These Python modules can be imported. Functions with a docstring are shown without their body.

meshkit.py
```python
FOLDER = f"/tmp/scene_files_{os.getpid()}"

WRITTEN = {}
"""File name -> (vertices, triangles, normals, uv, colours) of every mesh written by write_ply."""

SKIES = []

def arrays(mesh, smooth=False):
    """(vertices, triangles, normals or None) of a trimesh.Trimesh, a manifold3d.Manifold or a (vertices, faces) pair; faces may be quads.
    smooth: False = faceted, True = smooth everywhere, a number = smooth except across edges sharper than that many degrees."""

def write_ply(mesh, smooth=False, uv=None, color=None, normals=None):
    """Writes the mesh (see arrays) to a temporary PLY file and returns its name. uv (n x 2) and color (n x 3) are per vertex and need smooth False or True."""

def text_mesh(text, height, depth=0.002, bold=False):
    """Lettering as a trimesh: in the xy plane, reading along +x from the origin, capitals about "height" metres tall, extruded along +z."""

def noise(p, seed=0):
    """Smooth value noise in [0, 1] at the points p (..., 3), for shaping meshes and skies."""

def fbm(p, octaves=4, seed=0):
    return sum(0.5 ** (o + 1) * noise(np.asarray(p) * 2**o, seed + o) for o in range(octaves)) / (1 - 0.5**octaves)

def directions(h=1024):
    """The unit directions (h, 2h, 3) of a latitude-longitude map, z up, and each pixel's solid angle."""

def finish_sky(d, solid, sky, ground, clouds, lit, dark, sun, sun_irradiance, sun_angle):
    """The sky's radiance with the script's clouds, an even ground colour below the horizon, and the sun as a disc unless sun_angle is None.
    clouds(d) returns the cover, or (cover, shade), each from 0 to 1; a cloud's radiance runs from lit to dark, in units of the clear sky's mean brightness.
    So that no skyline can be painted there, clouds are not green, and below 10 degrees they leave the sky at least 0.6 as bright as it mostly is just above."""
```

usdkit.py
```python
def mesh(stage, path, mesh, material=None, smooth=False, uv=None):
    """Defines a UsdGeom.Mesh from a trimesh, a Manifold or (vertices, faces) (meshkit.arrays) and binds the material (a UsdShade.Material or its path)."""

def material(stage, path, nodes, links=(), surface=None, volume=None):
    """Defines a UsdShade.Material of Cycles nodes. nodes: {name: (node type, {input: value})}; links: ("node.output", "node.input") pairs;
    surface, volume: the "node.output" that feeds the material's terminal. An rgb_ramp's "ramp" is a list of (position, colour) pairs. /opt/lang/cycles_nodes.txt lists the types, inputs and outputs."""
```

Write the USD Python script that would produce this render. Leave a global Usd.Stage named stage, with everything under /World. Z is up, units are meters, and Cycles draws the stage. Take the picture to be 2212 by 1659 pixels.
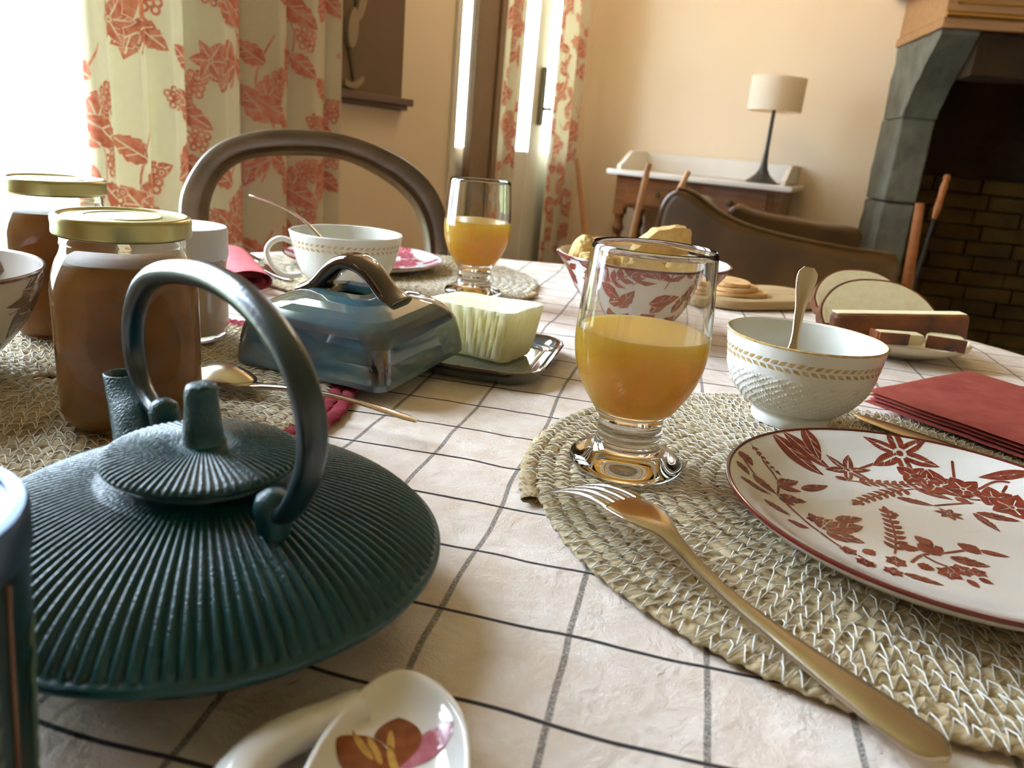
import math, random
import numpy as np, trimesh, usdkit, meshkit
from pxr import Usd, UsdGeom, UsdLux, Gf, Sdf, UsdShade, Vt
from shapely.geometry import Polygon, LineString, Point
from shapely import affinity
from shapely.ops import unary_union

stage = Usd.Stage.CreateInMemory()
UsdGeom.SetStageUpAxis(stage, UsdGeom.Tokens.z)
UsdGeom.SetStageMetersPerUnit(stage, 1.0)
UsdGeom.Xform.Define(stage, '/World')
UsdGeom.Scope.Define(stage, '/World/Looks')
PI = math.pi
rng = np.random.default_rng(7)
random.seed(7)

# ---------------------------------------------------------------- camera, sky, lamps
ZT, EYE = 0.74, 0.172                                   # table top, eye height above it
PITCH, ROLL = math.radians(17.59), math.radians(5.264)
_f = np.array([0, math.cos(PITCH), -math.sin(PITCH)]); _u = np.array([0, math.sin(PITCH), math.cos(PITCH)]); _r = np.array([1.0, 0, 0])
_R = math.cos(ROLL) * _r + math.sin(ROLL) * _u; _U = -math.sin(ROLL) * _r + math.cos(ROLL) * _u
cam = UsdGeom.Camera.Define(stage, '/World/camera')
cam.AddTransformOp().Set(Gf.Matrix4d(*_R, 0, *_U, 0, *(-_f), 0, 0, 0, ZT + EYE, 1))
cam.CreateHorizontalApertureAttr(36.0); cam.CreateVerticalApertureAttr(27.0)
cam.CreateFocalLengthAttr(36.0 * 1661 / 2212)
cam.CreateClippingRangeAttr(Gf.Vec2f(0.01, 100))
cam.CreateFStopAttr(14.0); cam.CreateFocusDistanceAttr(0.44)
cam.CreateExposureAttr(-0.6)

dome = UsdLux.DomeLight.Define(stage, '/World/sky')
dome.CreateIntensityAttr(13.0); dome.CreateColorAttr(Gf.Vec3f(0.70, 0.84, 1.0))
BULB_GLOW = 460.0                                         # warm bulbs of the ceiling lamp (built further down)


# ---------------------------------------------------------------- helpers
def lin(c):
    c = np.asarray(c, float) / 255.0
    return tuple(np.where(c <= 0.04045, c / 12.92, ((c + 0.055) / 1.055) ** 2.4))


used = {}


def numbered(path):
    n = used.get(path, 0); used[path] = n + 1
    return path if n == 0 else f'{path}_{n:03d}'


def thing(name, label, cat, loc=(0, 0, 0), rotz=0.0, group=None, kind=None):
    x = UsdGeom.Xform.Define(stage, numbered('/World/' + name))
    x.AddTranslateOp().Set(Gf.Vec3d(*map(float, loc)))
    if rotz:
        x.AddRotateZOp().Set(float(rotz))
    pr = x.GetPrim()
    for k, v in (('label', label), ('category', cat), ('group', group), ('kind', kind)):
        if v:
            pr.SetCustomDataByKey(k, v)
    return pr


def obj(name, mesh, m, parent=None, smooth=35, label=None, cat=None, kind=None, group=None, attr=None):
    base = '/World' if parent is None else str(parent.GetPath())
    path = numbered(base + '/' + name)
    g = usdkit.mesh(stage, path, mesh, MAT[m], smooth=smooth)
    if attr is not None:
        for k, a in attr.items():
            UsdGeom.PrimvarsAPI(g).CreatePrimvar(k, Sdf.ValueTypeNames.FloatArray, 'vertex').Set(Vt.FloatArray.FromNumpy(np.asarray(a, np.float32)))
    pr = g.GetPrim()
    for k, v in (('label', label), ('category', cat), ('kind', kind), ('group', group)):
        if v:
            pr.SetCustomDataByKey(k, v)
    return pr


def grid_faces(n, m, wrap):
    i, j = np.meshgrid(np.arange(n - 1), np.arange(m if wrap else m - 1), indexing='ij')
    a = i * m + j; b = i * m + (j + 1) % m
    return np.stack([a, b, b + m, a + m], -1).reshape(-1, 4)


def tri(q):
    return np.vstack([q[:, [0, 1, 2]], q[:, [0, 2, 3]]])


def clean(v, f):
    m = trimesh.Trimesh(v, f, process=False); m.merge_vertices(digits_vertex=7)
    m.update_faces(m.nondegenerate_faces()); m.remove_unreferenced_vertices()
    if m.is_watertight and m.volume < 0:
        m.invert()
    return m


def loft(loops, caps=(True, True)):
    loops = np.asarray(loops, float); n, m, _ = loops.shape
    v = loops.reshape(-1, 3); f = [tri(grid_faces(n, m, True))]
    for k, on in enumerate(caps):
        if on:
            base = 0 if k == 0 else (n - 1) * m
            c = len(v); v = np.vstack([v, loops[0 if k == 0 else -1].mean(0)])
            j = np.arange(m); a, b = base + j, base + (j + 1) % m
            f.append(np.stack([b, a, np.full(m, c)] if k == 0 else [a, b, np.full(m, c)], 1))
    return clean(v, np.vstack(f))


def spline(pts, n):
    from scipy.interpolate import PchipInterpolator
    p = np.asarray(pts, float); d = np.r_[0, np.cumsum(np.linalg.norm(np.diff(p, axis=0), axis=1))]
    return PchipInterpolator(d, p)(np.linspace(0, d[-1], n))


def catmull(pts, n, closed=False):
    from scipy.interpolate import CubicSpline
    p = np.asarray(pts, float)
    if closed:
        p = np.vstack([p, p[:1]])
    d = np.r_[0, np.cumsum(np.linalg.norm(np.diff(p, axis=0), axis=1) ** 0.5)]
    s = CubicSpline(d, p, bc_type='periodic' if closed else 'natural')
    return s(np.linspace(0, d[-1], n + (1 if closed else 0)))[:n]


def lathe(profile, n=96, ripple=None):
    """profile (r, z) from the bottom axis round the outside (and back inside) to the axis."""
    p = np.asarray(profile, float); a = np.linspace(0, 2 * PI, n, endpoint=False)
    r = p[:, 0][:, None] * np.ones(n)
    z = p[:, 1][:, None] * np.ones(n)
    if ripple is not None:
        r, z = ripple(r, z, a[None, :])
    v = np.stack([r * np.cos(a), r * np.sin(a), z], -1)
    return clean(v.reshape(-1, 3), tri(grid_faces(len(p), n, True)))


def frames(p):
    p = np.asarray(p, float); t = np.gradient(p, axis=0); t /= np.linalg.norm(t, axis=1, keepdims=True) + 1e-12
    a = np.cross(t[0], [0, 0, 1.0] if abs(t[0, 2]) < 0.9 else [1.0, 0, 0]); a /= np.linalg.norm(a)
    A = []
    for k in range(len(p)):
        a = a - t[k] * (a @ t[k]); a /= np.linalg.norm(a); A.append(a)
    A = np.array(A); return t, A, np.cross(t, A)


def tube(p, r, sides=12, caps=True):
    p = np.asarray(p, float); t, A, B = frames(p); ang = np.linspace(0, 2 * PI, sides, endpoint=False)
    r = np.broadcast_to(r, (len(p),))[:, None, None]
    return loft(p[:, None] + r * (np.cos(ang)[None, :, None] * A[:, None] + np.sin(ang)[None, :, None] * B[:, None]), (caps, caps))


def ribbon(p, w, th, side, sides=14, pw=2.6):
    """a flattened bar along the path p: half width w along 'side', half thickness th across it."""
    p = np.asarray(p, float); t = np.gradient(p, axis=0); t /= np.linalg.norm(t, axis=1, keepdims=True) + 1e-12
    S = np.broadcast_to(np.asarray(side, float), p.shape); S = S - t * (S * t).sum(1, keepdims=True); S /= np.linalg.norm(S, axis=1, keepdims=True)
    N = np.cross(t, S); ang = np.linspace(0, 2 * PI, sides, endpoint=False); c, s = np.cos(ang), np.sin(ang)
    c = np.sign(c) * np.abs(c) ** (2 / pw); s = np.sign(s) * np.abs(s) ** (2 / pw)
    w = np.broadcast_to(w, (len(p),))[:, None, None]; th = np.broadcast_to(th, (len(p),))[:, None, None]
    return loft(p[:, None] + w * c[None, :, None] * S[:, None] + th * s[None, :, None] * N[:, None])


def rrect(hx, hy, r, z=0.0, n=6):
    r = min(r, hx, hy); o = []
    for cx, cy, a0 in ((hx - r, hy - r, 0), (-hx + r, hy - r, PI / 2), (-hx + r, -hy + r, PI), (hx - r, -hy + r, 1.5 * PI)):
        for k in range(n + 1):
            a = a0 + PI / 2 * k / n; o.append((cx + r * math.cos(a), cy + r * math.sin(a), z))
    return np.array(o)


def rbox(sx, sy, sz, b=0.004, c=(0, 0, 0), r=None):
    """box of full sizes with rounded vertical corners and bevelled rims, base centre at c."""
    hx, hy = sx / 2, sy / 2; r = b if r is None else r; b = min(b, sz / 2.01, hx * .9, hy * .9)
    L = []
    for d, z in ((b, 0), (b * .3, b * .3), (0, b), (0, sz - b), (b * .3, sz - b * .3), (b, sz)):
        L.append(rrect(hx - d, hy - d, max(r - d * .5, 1e-4), z))
    m = loft(L); m.apply_translation(c); return m


def sup(hx, hy, z, p=4.0, n=64, rot=0.0):
    a = np.linspace(0, 2 * PI, n, endpoint=False); c, s = np.cos(a), np.sin(a)
    x = hx * np.sign(c) * np.abs(c) ** (2 / p); y = hy * np.sign(s) * np.abs(s) ** (2 / p)
    return np.stack([x * math.cos(rot) - y * math.sin(rot), x * math.sin(rot) + y * math.cos(rot), np.full(n, z)], 1)


def cat(*ms):
    return trimesh.util.concatenate([m for m in ms if m is not None])


def moved(m, t=(0, 0, 0), rz=0.0, rx=0.0, ry=0.0):
    m = m.copy()
    if rx: m.apply_transform(trimesh.transformations.rotation_matrix(rx, [1, 0, 0]))
    if ry: m.apply_transform(trimesh.transformations.rotation_matrix(ry, [0, 1, 0]))
    if rz: m.apply_transform(trimesh.transformations.rotation_matrix(rz, [0, 0, 1]))
    m.apply_translation(t); return m


def extrude(poly, h, z=0.0):
    m = trimesh.creation.extrude_polygon(poly, h, engine='earcut'); m.apply_translation((0, 0, z)); return m


# ---------------------------------------------------------------- materials
MAT = {}


def mat(name, nodes, links=(), surface='p.BSDF', volume=None):
    MAT[name] = usdkit.material(stage, '/World/Looks/' + name, nodes, links, surface=surface, volume=volume)


def plain(name, rgb, rough=0.5, bump=None, vary=None, **kw):
    """principled surface; bump = (noise scale, distance m); vary = (noise scale, other rgb)."""
    N = {'p': ('principled_bsdf', {'base_color': lin(rgb), 'roughness': rough, **kw})}; L = []
    if bump or vary:
        N['tc'] = ('texture_coordinate', {})
    if bump:
        N['bn'] = ('noise_texture', {'scale': bump[0], 'detail': 4.0}); N['bu'] = ('bump', {'strength': 1.0, 'distance': bump[1]})
        L += [('tc.object', 'bn.vector'), ('bn.fac', 'bu.height'), ('bu.normal', 'p.normal')]
    if vary:
        N['vn'] = ('noise_texture', {'scale': vary[0], 'detail': 3.0}); N['vr'] = ('rgb_ramp', {'ramp': [(0.3, lin(rgb)), (0.7, lin(vary[1]))]})
        L += [('tc.object', 'vn.vector'), ('vn.fac', 'vr.fac'), ('vr.color', 'p.base_color')]
    mat(name, N, L)


def wood(name, a, b, rough=0.45, scale=(3, 40, 40), **kw):
    mat(name, {'tc': ('texture_coordinate', {}), 'mp': ('mapping', {'scale': scale}), 'n': ('noise_texture', {'scale': 1.0, 'detail': 5.0, 'distortion': 0.6}),
               'r': ('rgb_ramp', {'ramp': [(0.3, lin(a)), (0.7, lin(b))]}), 'bu': ('bump', {'strength': 0.4, 'distance': 0.0006}), 'p': ('principled_bsdf', {'roughness': rough, **kw})},
        [('tc.object', 'mp.vector'), ('mp.vector', 'n.vector'), ('n.fac', 'r.fac'), ('r.color', 'p.base_color'), ('n.fac', 'bu.height'), ('bu.normal', 'p.normal')])


def fabric(name, rgb, other, weave=1800.0, trans=0.0, rough=0.9):
    N = {'tc': ('texture_coordinate', {}), 'n': ('noise_texture', {'scale': 60.0, 'detail': 4.0}), 'r': ('rgb_ramp', {'ramp': [(0.3, lin(rgb)), (0.7, lin(other))]}),
         'w': ('noise_texture', {'scale': weave, 'detail': 1.0}), 'bu': ('bump', {'strength': 0.5, 'distance': 0.0004}), 'p': ('principled_bsdf', {'roughness': rough, 'specular_ior_level': 0.15})}
    L = [('tc.object', 'n.vector'), ('n.fac', 'r.fac'), ('r.color', 'p.base_color'), ('tc.object', 'w.vector'), ('w.fac', 'bu.height'), ('bu.normal', 'p.normal')]
    if trans:
        N['t'] = ('translucent_bsdf', {}); N['mx'] = ('mix_closure', {'fac': trans})
        L += [('p.BSDF', 'mx.closure1'), ('t.BSDF', 'mx.closure2')]
        N['t'] = ('translucent_bsdf', {'color': (.86, .85, .74)})
        mat(name, N, L, surface='mx.closure')
    else:
        mat(name, N, L)


plain('wall_paint', (242, 224, 196), 0.9, bump=(30, 0.0012), vary=(2.0, (239, 219, 188)))
plain('ceiling_paint', (214, 192, 162), 0.9)
wood('floor_wood', (96, 62, 36), (130, 88, 54), 0.35, (2, 14, 14))
plain('white_paint', (235, 232, 218), 0.45)
wood('taupe_wood', (128, 104, 76), (138, 113, 84), 0.6)
plain('taupe_panel', (112, 88, 60), 0.85, bump=(20, 0.001))
plain('taupe_ledge', (104, 80, 62), 0.5)
plain('relief_pale', (150, 128, 98), 0.6)
plain('relief_dark', (84, 70, 36), 0.6)
mat('window_pane', {'t': ('transparent_bsdf', {}), 'g': ('glossy_bsdf', {'roughness': 0.02, 'color': (1, 1, 1)}), 'f': ('fresnel', {'IOR': 1.45}), 'ge': ('geometry', {}), 'inv': ('math', {'math_type': 'subtract', 'value1': 1.0}), 'mu': ('math', {'math_type': 'multiply'}), 'm': ('mix_closure', {})},
    [('ge.backfacing', 'inv.value2'), ('f.fac', 'mu.value1'), ('inv.value', 'mu.value2'), ('mu.value', 'm.fac'), ('t.BSDF', 'm.closure1'), ('g.BSDF', 'm.closure2')], surface='m.closure')
plain('lawn', (150, 158, 112), 0.9, vary=(3.0, (128, 140, 92)))
fabric('curtain_cloth', (240, 232, 212), (236, 226, 202), 900, trans=0.25)
mat('toile_print', {'tc': ('texture_coordinate', {}), 'n': ('noise_texture', {'scale': 55.0, 'detail': 3.0}), 'r': ('rgb_ramp', {'ramp': [(0.35, lin((212, 124, 104))), (0.68, lin((234, 176, 152)))]}),
                    'p': ('principled_bsdf', {'roughness': 0.9, 'specular_ior_level': 0.1}), 't': ('translucent_bsdf', {}), 'mx': ('mix_closure', {'fac': 0.3})},
    [('tc.object', 'n.vector'), ('n.fac', 'r.fac'), ('r.color', 'p.base_color'), ('r.color', 't.color'), ('p.BSDF', 'mx.closure1'), ('t.BSDF', 'mx.closure2')], surface='mx.closure')
wood('dark_wood', (66, 50, 30), (88, 68, 44), 0.4, (6, 30, 30))
wood('walnut', (104, 62, 30), (140, 90, 48), 0.35)
wood('pale_wood', (200, 150, 104), (216, 172, 126), 0.5)
wood('board_wood', (168, 140, 98), (196, 168, 122), 0.6)
wood('mantel_wood', (158, 116, 78), (178, 136, 94), 0.4)
plain('marble', (240, 236, 226), 0.2, vary=(8.0, (232, 230, 222)))
plain('black_metal', (40, 40, 38), 0.4)
mat('shade_linen', {'p': ('principled_bsdf', {'base_color': lin((252, 242, 222)), 'roughness': 0.9}), 't': ('translucent_bsdf', {'color': lin((252, 240, 214))}), 'm': ('mix_closure', {'fac': 0.35})},
    [('p.BSDF', 'm.closure1'), ('t.BSDF', 'm.closure2')], surface='m.closure')
plain('leather', (64, 42, 14), 0.32, bump=(160, 0.0005), vary=(5.0, (92, 62, 24)))
plain('stone', (120, 122, 108), 0.85, bump=(18, 0.012), vary=(9.0, (92, 92, 82)))
plain('soot', (58, 40, 14), 0.95, bump=(14, 0.01), vary=(4.0, (34, 22, 8)))
plain('firebrick', (90, 68, 18), 0.9, bump=(14, 0.006), vary=(5.0, (54, 40, 10)))
wood('tool_wood', (150, 86, 34), (172, 104, 46), 0.5)
plain('brass', (200, 160, 90), 0.3, metallic=1.0)


def cloth_material():
    yaw = math.radians(11.466)
    N = {'g': ('geometry', {}), 'n1': ('noise_texture', {'scale': 9.0, 'detail': 2.0}), 'mp': ('mapping', {'rotation': (0, 0, yaw)}), 'sx': ('separate_xyz', {})}
    L = [('g.position', 'n1.vector'), ('g.position', 'mp.vector')]
    # wobble of the threads
    N['wob'] = ('mix', {'mix_type': 'linear_light', 'fac': 0.006}); L += [('mp.vector', 'wob.color1'), ('n1.color', 'wob.color2'), ('wob.color', 'sx.vector')]

    def lines(tag, comp, origin, pitch, half, soft):
        N[tag + 'a'] = ('math', {'math_type': 'subtract', 'value2': origin}); L.append((f'sx.{comp}', tag + 'a.value1'))
        N[tag + 'b'] = ('math', {'math_type': 'divide', 'value2': pitch}); L.append((tag + 'a.value', tag + 'b.value1'))
        N[tag + 'c'] = ('math', {'math_type': 'add', 'value2': 0.5}); L.append((tag + 'b.value', tag + 'c.value1'))
        N[tag + 'd'] = ('math', {'math_type': 'floored_modulo', 'value2': 1.0}); L.append((tag + 'c.value', tag + 'd.value1'))
        N[tag + 'e'] = ('math', {'math_type': 'subtract', 'value2': 0.5}); L.append((tag + 'd.value', tag + 'e.value1'))
        N[tag + 'f'] = ('math', {'math_type': 'absolute'}); L.append((tag + 'e.value', tag + 'f.value1'))
        N[tag] = ('map_range', {'range_type': 'smoothstep', 'from_min': (half - soft) / pitch, 'from_max': (half + soft) / pitch, 'to_min': 1.0, 'to_max': 0.0, 'clamp': True}); L.append((tag + 'f.value', tag + '.value'))
    H = EYE
    # rotated frame: x' along n=(cos,-sin), y' along e=(sin,cos)
    lines('LA', 'x', -0.68698 * H, 0.28811 * H, 0.00118, 0.0003)
    lines('LB', 'y', 2.76046 * H, 0.26826 * H, 0.00092, 0.0003)
    # white threads through the lines
    N['wv'] = ('wave_texture', {'scale': 210.0, 'distortion': 1.0, 'bands_direction': 'y'}) if False else ('noise_texture', {'scale': 1300.0, 'detail': 1.0})
    L.append(('wob.color', 'wv.vector'))
    N['wr'] = ('map_range', {'from_min': 0.3, 'from_max': 0.62, 'to_min': 0.45, 'to_max': 1.0, 'clamp': True}); L.append(('wv.fac', 'wr.value'))
    N['la2'] = ('math', {'math_type': 'multiply'}); L += [('LA.result', 'la2.value1'), ('wr.result', 'la2.value2')]
    N['lw'] = ('math', {'math_type': 'multiply', 'value2': 0.78}); L.append(('la2.value', 'lw.value1'))
    N['lb2'] = ('math', {'math_type': 'multiply', 'value2': 0.95}); L.append(('LB.result', 'lb2.value1'))
    N['mx'] = ('math', {'math_type': 'maximum'}); L += [('lw.value', 'mx.value1'), ('lb2.value', 'mx.value2')]
    N['cn'] = ('noise_texture', {'scale': 34.0, 'detail': 3.0, 'roughness': 0.65}); L.append(('g.position', 'cn.vector'))
    N['cr'] = ('rgb_ramp', {'ramp': [(0.35, lin((226, 208, 192))), (0.62, lin((240, 228, 218)))]}); L.append(('cn.fac', 'cr.fac'))
    N['co'] = ('mix', {'color2': lin((30, 28, 36))}); L += [('cr.color', 'co.color1'), ('mx.value', 'co.fac')]
    # creases, crumple and weave as one relief (heights in mm)
    N['b1'] = ('noise_texture', {'scale': 60.0, 'detail': 3.0, 'roughness': 0.62, 'distortion': 0.5}); L.append(('g.position', 'b1.vector'))
    N['b2'] = ('noise_texture', {'scale': 1500.0, 'detail': 0.0}); L.append(('g.position', 'b2.vector'))
    N['h1'] = ('math', {'math_type': 'multiply', 'value2': 1.9}); L.append(('b1.fac', 'h1.value1'))
    N['h2'] = ('math', {'math_type': 'multiply_add', 'value2': 0.22}); L += [('b2.fac', 'h2.value1'), ('h1.value', 'h2.value3')]
    N['bu2'] = ('bump', {'strength': 1.0, 'distance': 0.001}); L.append(('h2.value', 'bu2.height'))
    N['p'] = ('principled_bsdf', {'roughness': 0.9, 'specular_ior_level': 0.12}); L += [('co.color', 'p.base_color'), ('bu2.normal', 'p.normal')]
    mat('checked_linen', N, L)


cloth_material()
mat('straw', {'tc': ('texture_coordinate', {}), 'n': ('noise_texture', {'scale': 90.0, 'detail': 3.0}), 'a1': ('attribute', {'attribute': 'plait'}), 'a2': ('attribute', {'attribute': 'along'}),
              'm1': ('math', {'math_type': 'multiply', 'value2': 620.0}), 'm2': ('math', {'math_type': 'multiply', 'value2': 45.0}), 'cv': ('combine_xyz', {}), 'fn': ('noise_texture', {'scale': 1.0, 'detail': 3.0, 'roughness': 0.6}),
              'ad': ('mix_float', {'fac': 0.6}), 'r': ('rgb_ramp', {'ramp': [(0.30, lin((126, 106, 74))), (0.45, lin((180, 160, 122))), (0.58, lin((204, 186, 150))), (0.75, lin((222, 210, 178)))]}),
              'bu': ('bump', {'strength': 1.0, 'distance': 0.0009}), 'p': ('principled_bsdf', {'roughness': 0.7, 'specular_ior_level': 0.3})},
    [('a1.fac', 'm1.value1'), ('a2.fac', 'm2.value1'), ('m1.value', 'cv.x'), ('m2.value', 'cv.y'), ('cv.vector', 'fn.vector'), ('tc.object', 'n.vector'), ('n.fac', 'ad.a'), ('fn.fac', 'ad.b'), ('ad.result', 'r.fac'),
     ('r.color', 'p.base_color'), ('fn.fac', 'bu.height'), ('bu.normal', 'p.normal')])
plain('thread_white', (236, 232, 222), 0.8)
fabric('red_braid', (128, 40, 52), (154, 62, 72), 700)
mat('cast_iron', {'tc': ('texture_coordinate', {}), 'n': ('noise_texture', {'scale': 900.0, 'detail': 3.0}), 'bu': ('bump', {'strength': 0.8, 'distance': 0.0005}), 'c': ('noise_texture', {'scale': 30.0, 'detail': 2.0}),
                  'r': ('rgb_ramp', {'ramp': [(0.3, lin((0, 50, 56))), (0.7, lin((4, 64, 68)))]}), 'p': ('principled_bsdf', {'roughness': 0.34, 'specular_ior_level': 0.5})},
    [('tc.object', 'n.vector'), ('n.fac', 'bu.height'), ('bu.normal', 'p.normal'), ('tc.object', 'c.vector'), ('c.fac', 'r.fac'), ('r.color', 'p.base_color')])
plain('handle_iron', (10, 36, 44), 0.26, bump=(500, 0.0001), specular_ior_level=0.7)
plain('tin_green', (8, 40, 42), 0.35)
plain('tin_leaf', (78, 100, 78), 0.5, bump=(120, 0.0004))
plain('tin_lid', (92, 108, 130), 0.32, metallic=0.9)
plain('tin_edge', (120, 84, 62), 0.35, metallic=0.7)
plain('porcelain', (238, 238, 228), 0.12, specular_ior_level=0.6, coat_weight=0.3)
plain('cream_porcelain', (236, 226, 200), 0.18, specular_ior_level=0.6)
plain('white_glaze', (240, 236, 230), 0.08, specular_ior_level=0.6, coat_weight=0.3)
for nm, a, b in (('transfer_red', (108, 30, 20), (142, 60, 46)), ('transfer_rust', (150, 78, 40), (176, 104, 60)), ('transfer_rose', (168, 58, 74), (190, 96, 110)), ('transfer_brown', (96, 70, 58), (130, 104, 88)), ('gold_leaf', (164, 130, 76), (204, 176, 120)),
                 ('pansy_brown', (112, 52, 24), (140, 74, 40)), ('pansy_pink', (176, 92, 112), (196, 124, 136)), ('pansy_gold', (176, 128, 48), (200, 160, 84))):
    plain(nm, a, 0.15, vary=(260.0, b), specular_ior_level=0.6)
plain('rim_red', (92, 26, 24), 0.15, specular_ior_level=0.6)
mat('clear_glass', {'p': ('principled_bsdf', {'base_color': (0.99, 1.0, 0.99), 'roughness': 0.0, 'ior': 1.47, 'transmission_weight': 1.0})})
plain('orange_juice', (252, 190, 84), 0.22, subsurface_weight=0.45, subsurface_scale=0.014, subsurface_radius=(1.0, 0.45, 0.12))
plain('compote', (160, 122, 68), 0.4, vary=(40.0, (134, 98, 50)), subsurface_weight=0.3, subsurface_scale=0.012, subsurface_radius=(1.0, 0.6, 0.2))
plain('lid_gold', (186, 180, 124), 0.3, metallic=0.85)
plain('lid_white', (236, 234, 240), 0.35)
plain('yogurt', (226, 214, 178), 0.4, subsurface_weight=0.2, subsurface_scale=0.01)
plain('silver', (206, 202, 194), 0.16, metallic=1.0, bump=(200, 0.00004))
plain('worn_silver', (214, 202, 184), 0.2, metallic=1.0, bump=(160, 0.00005))
mat('blue_glaze', {'tc': ('texture_coordinate', {}), 'mp': ('mapping', {'scale': (14, 14, 50)}), 'n': ('noise_texture', {'scale': 1.0, 'detail': 4.0}),
                   'r': ('rgb_ramp', {'ramp': [(0.28, lin((30, 58, 80))), (0.5, lin((62, 94, 104))), (0.72, lin((104, 118, 100)))]}), 'at': ('attribute', {'attribute': 'edge'}), 'm': ('mix', {'color2': lin((44, 22, 12))}),
                   'p': ('principled_bsdf', {'roughness': 0.06, 'specular_ior_level': 0.8, 'coat_weight': 1.0})},
    [('tc.object', 'mp.vector'), ('mp.vector', 'n.vector'), ('n.fac', 'r.fac'), ('r.color', 'm.color1'), ('at.fac', 'm.fac'), ('m.color', 'p.base_color')])
plain('butter', (248, 234, 184), 0.4, bump=(60, 0.0006), subsurface_weight=0.3, subsurface_scale=0.006, subsurface_radius=(1.0, 0.8, 0.4))
fabric('red_linen', (140, 62, 54), (158, 78, 66), 1400)
fabric('rose_linen', (188, 92, 96), (200, 108, 110), 1400)
plain('crumb', (252, 238, 196), 0.9, bump=(260, 0.0005), vary=(120.0, (246, 228, 178)))
plain('crust', (140, 76, 30), 0.5, bump=(90, 0.001), vary=(34.0, (58, 30, 18)))
plain('biscuit', (230, 200, 136), 0.8, bump=(120, 0.0015), vary=(50.0, (214, 176, 108)))
plain('flatbread', (230, 190, 132), 0.8, bump=(90, 0.001), vary=(40.0, (206, 156, 96)))
mat('bulb_glow', {'e': ('emission', {'color': (1.0, 0.82, 0.60), 'strength': BULB_GLOW})}, surface='e.emission')

# ---------------------------------------------------------------- printed decoration (flat print laid on curved ware or cloth)


def leaf(x, y, ang, L, W, serr=0, veins=True):
    n = 28; t = np.linspace(0, 1, n); w = W / 2 * np.sin(PI * t ** 0.8) ** 0.9
    if serr:
        w = w * (1 - 0.22 * ((t * serr) % 1.0))
    pts = np.vstack([np.c_[t * L, w], np.c_[t[::-1] * L, -w[::-1]]])
    P = Polygon(pts).buffer(0)
    if veins:
        P = P.difference(LineString([(0, 0), (L * .9, 0)]).buffer(W * 0.03))
        for k in (0.3, 0.55):
            P = P.difference(LineString([(L * k, 0), (L * (k + .2), W * .32)]).buffer(W * 0.025))
    P = affinity.rotate(P, ang, origin=(0, 0), use_radians=True)
    return affinity.translate(P, x, y)


def stem(pts, w):
    c = catmull(np.asarray(pts, float), 24) if len(pts) > 2 else np.asarray(pts, float)
    return LineString(c).buffer(w / 2)


def bloom(x, y, R, n=5, hole=0.22, rot=0.0, w=0.95):
    P = [leaf(x, y, rot + 2 * PI * k / n, R, R * w * (.9 + .2 * ((k * 3) % 2)), veins=w < .7) for k in range(n)]
    g = unary_union(P)
    for k in range(n):
        a = rot + 2 * PI * k / n
        g = g.difference(LineString([(x + R * .2 * math.cos(a), y + R * .2 * math.sin(a)), (x + R * .6 * math.cos(a), y + R * .6 * math.sin(a))]).buffer(R * .035))
    return g.difference(Point(x, y).buffer(R * hole * .6)).union(Point(x, y).buffer(R * hole * .3))


def berries(x, y, R, n=9):
    r0 = R * 0.3; out = []
    for k in range(n):
        a = 2.4 * k; d = R * 0.75 * math.sqrt(k / n)
        c = Point(x + d * math.cos(a), y + d * math.sin(a))
        out.append(c.buffer(r0 * .9).difference(c.buffer(r0 * 0.42)))
    return unary_union(out)


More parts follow.
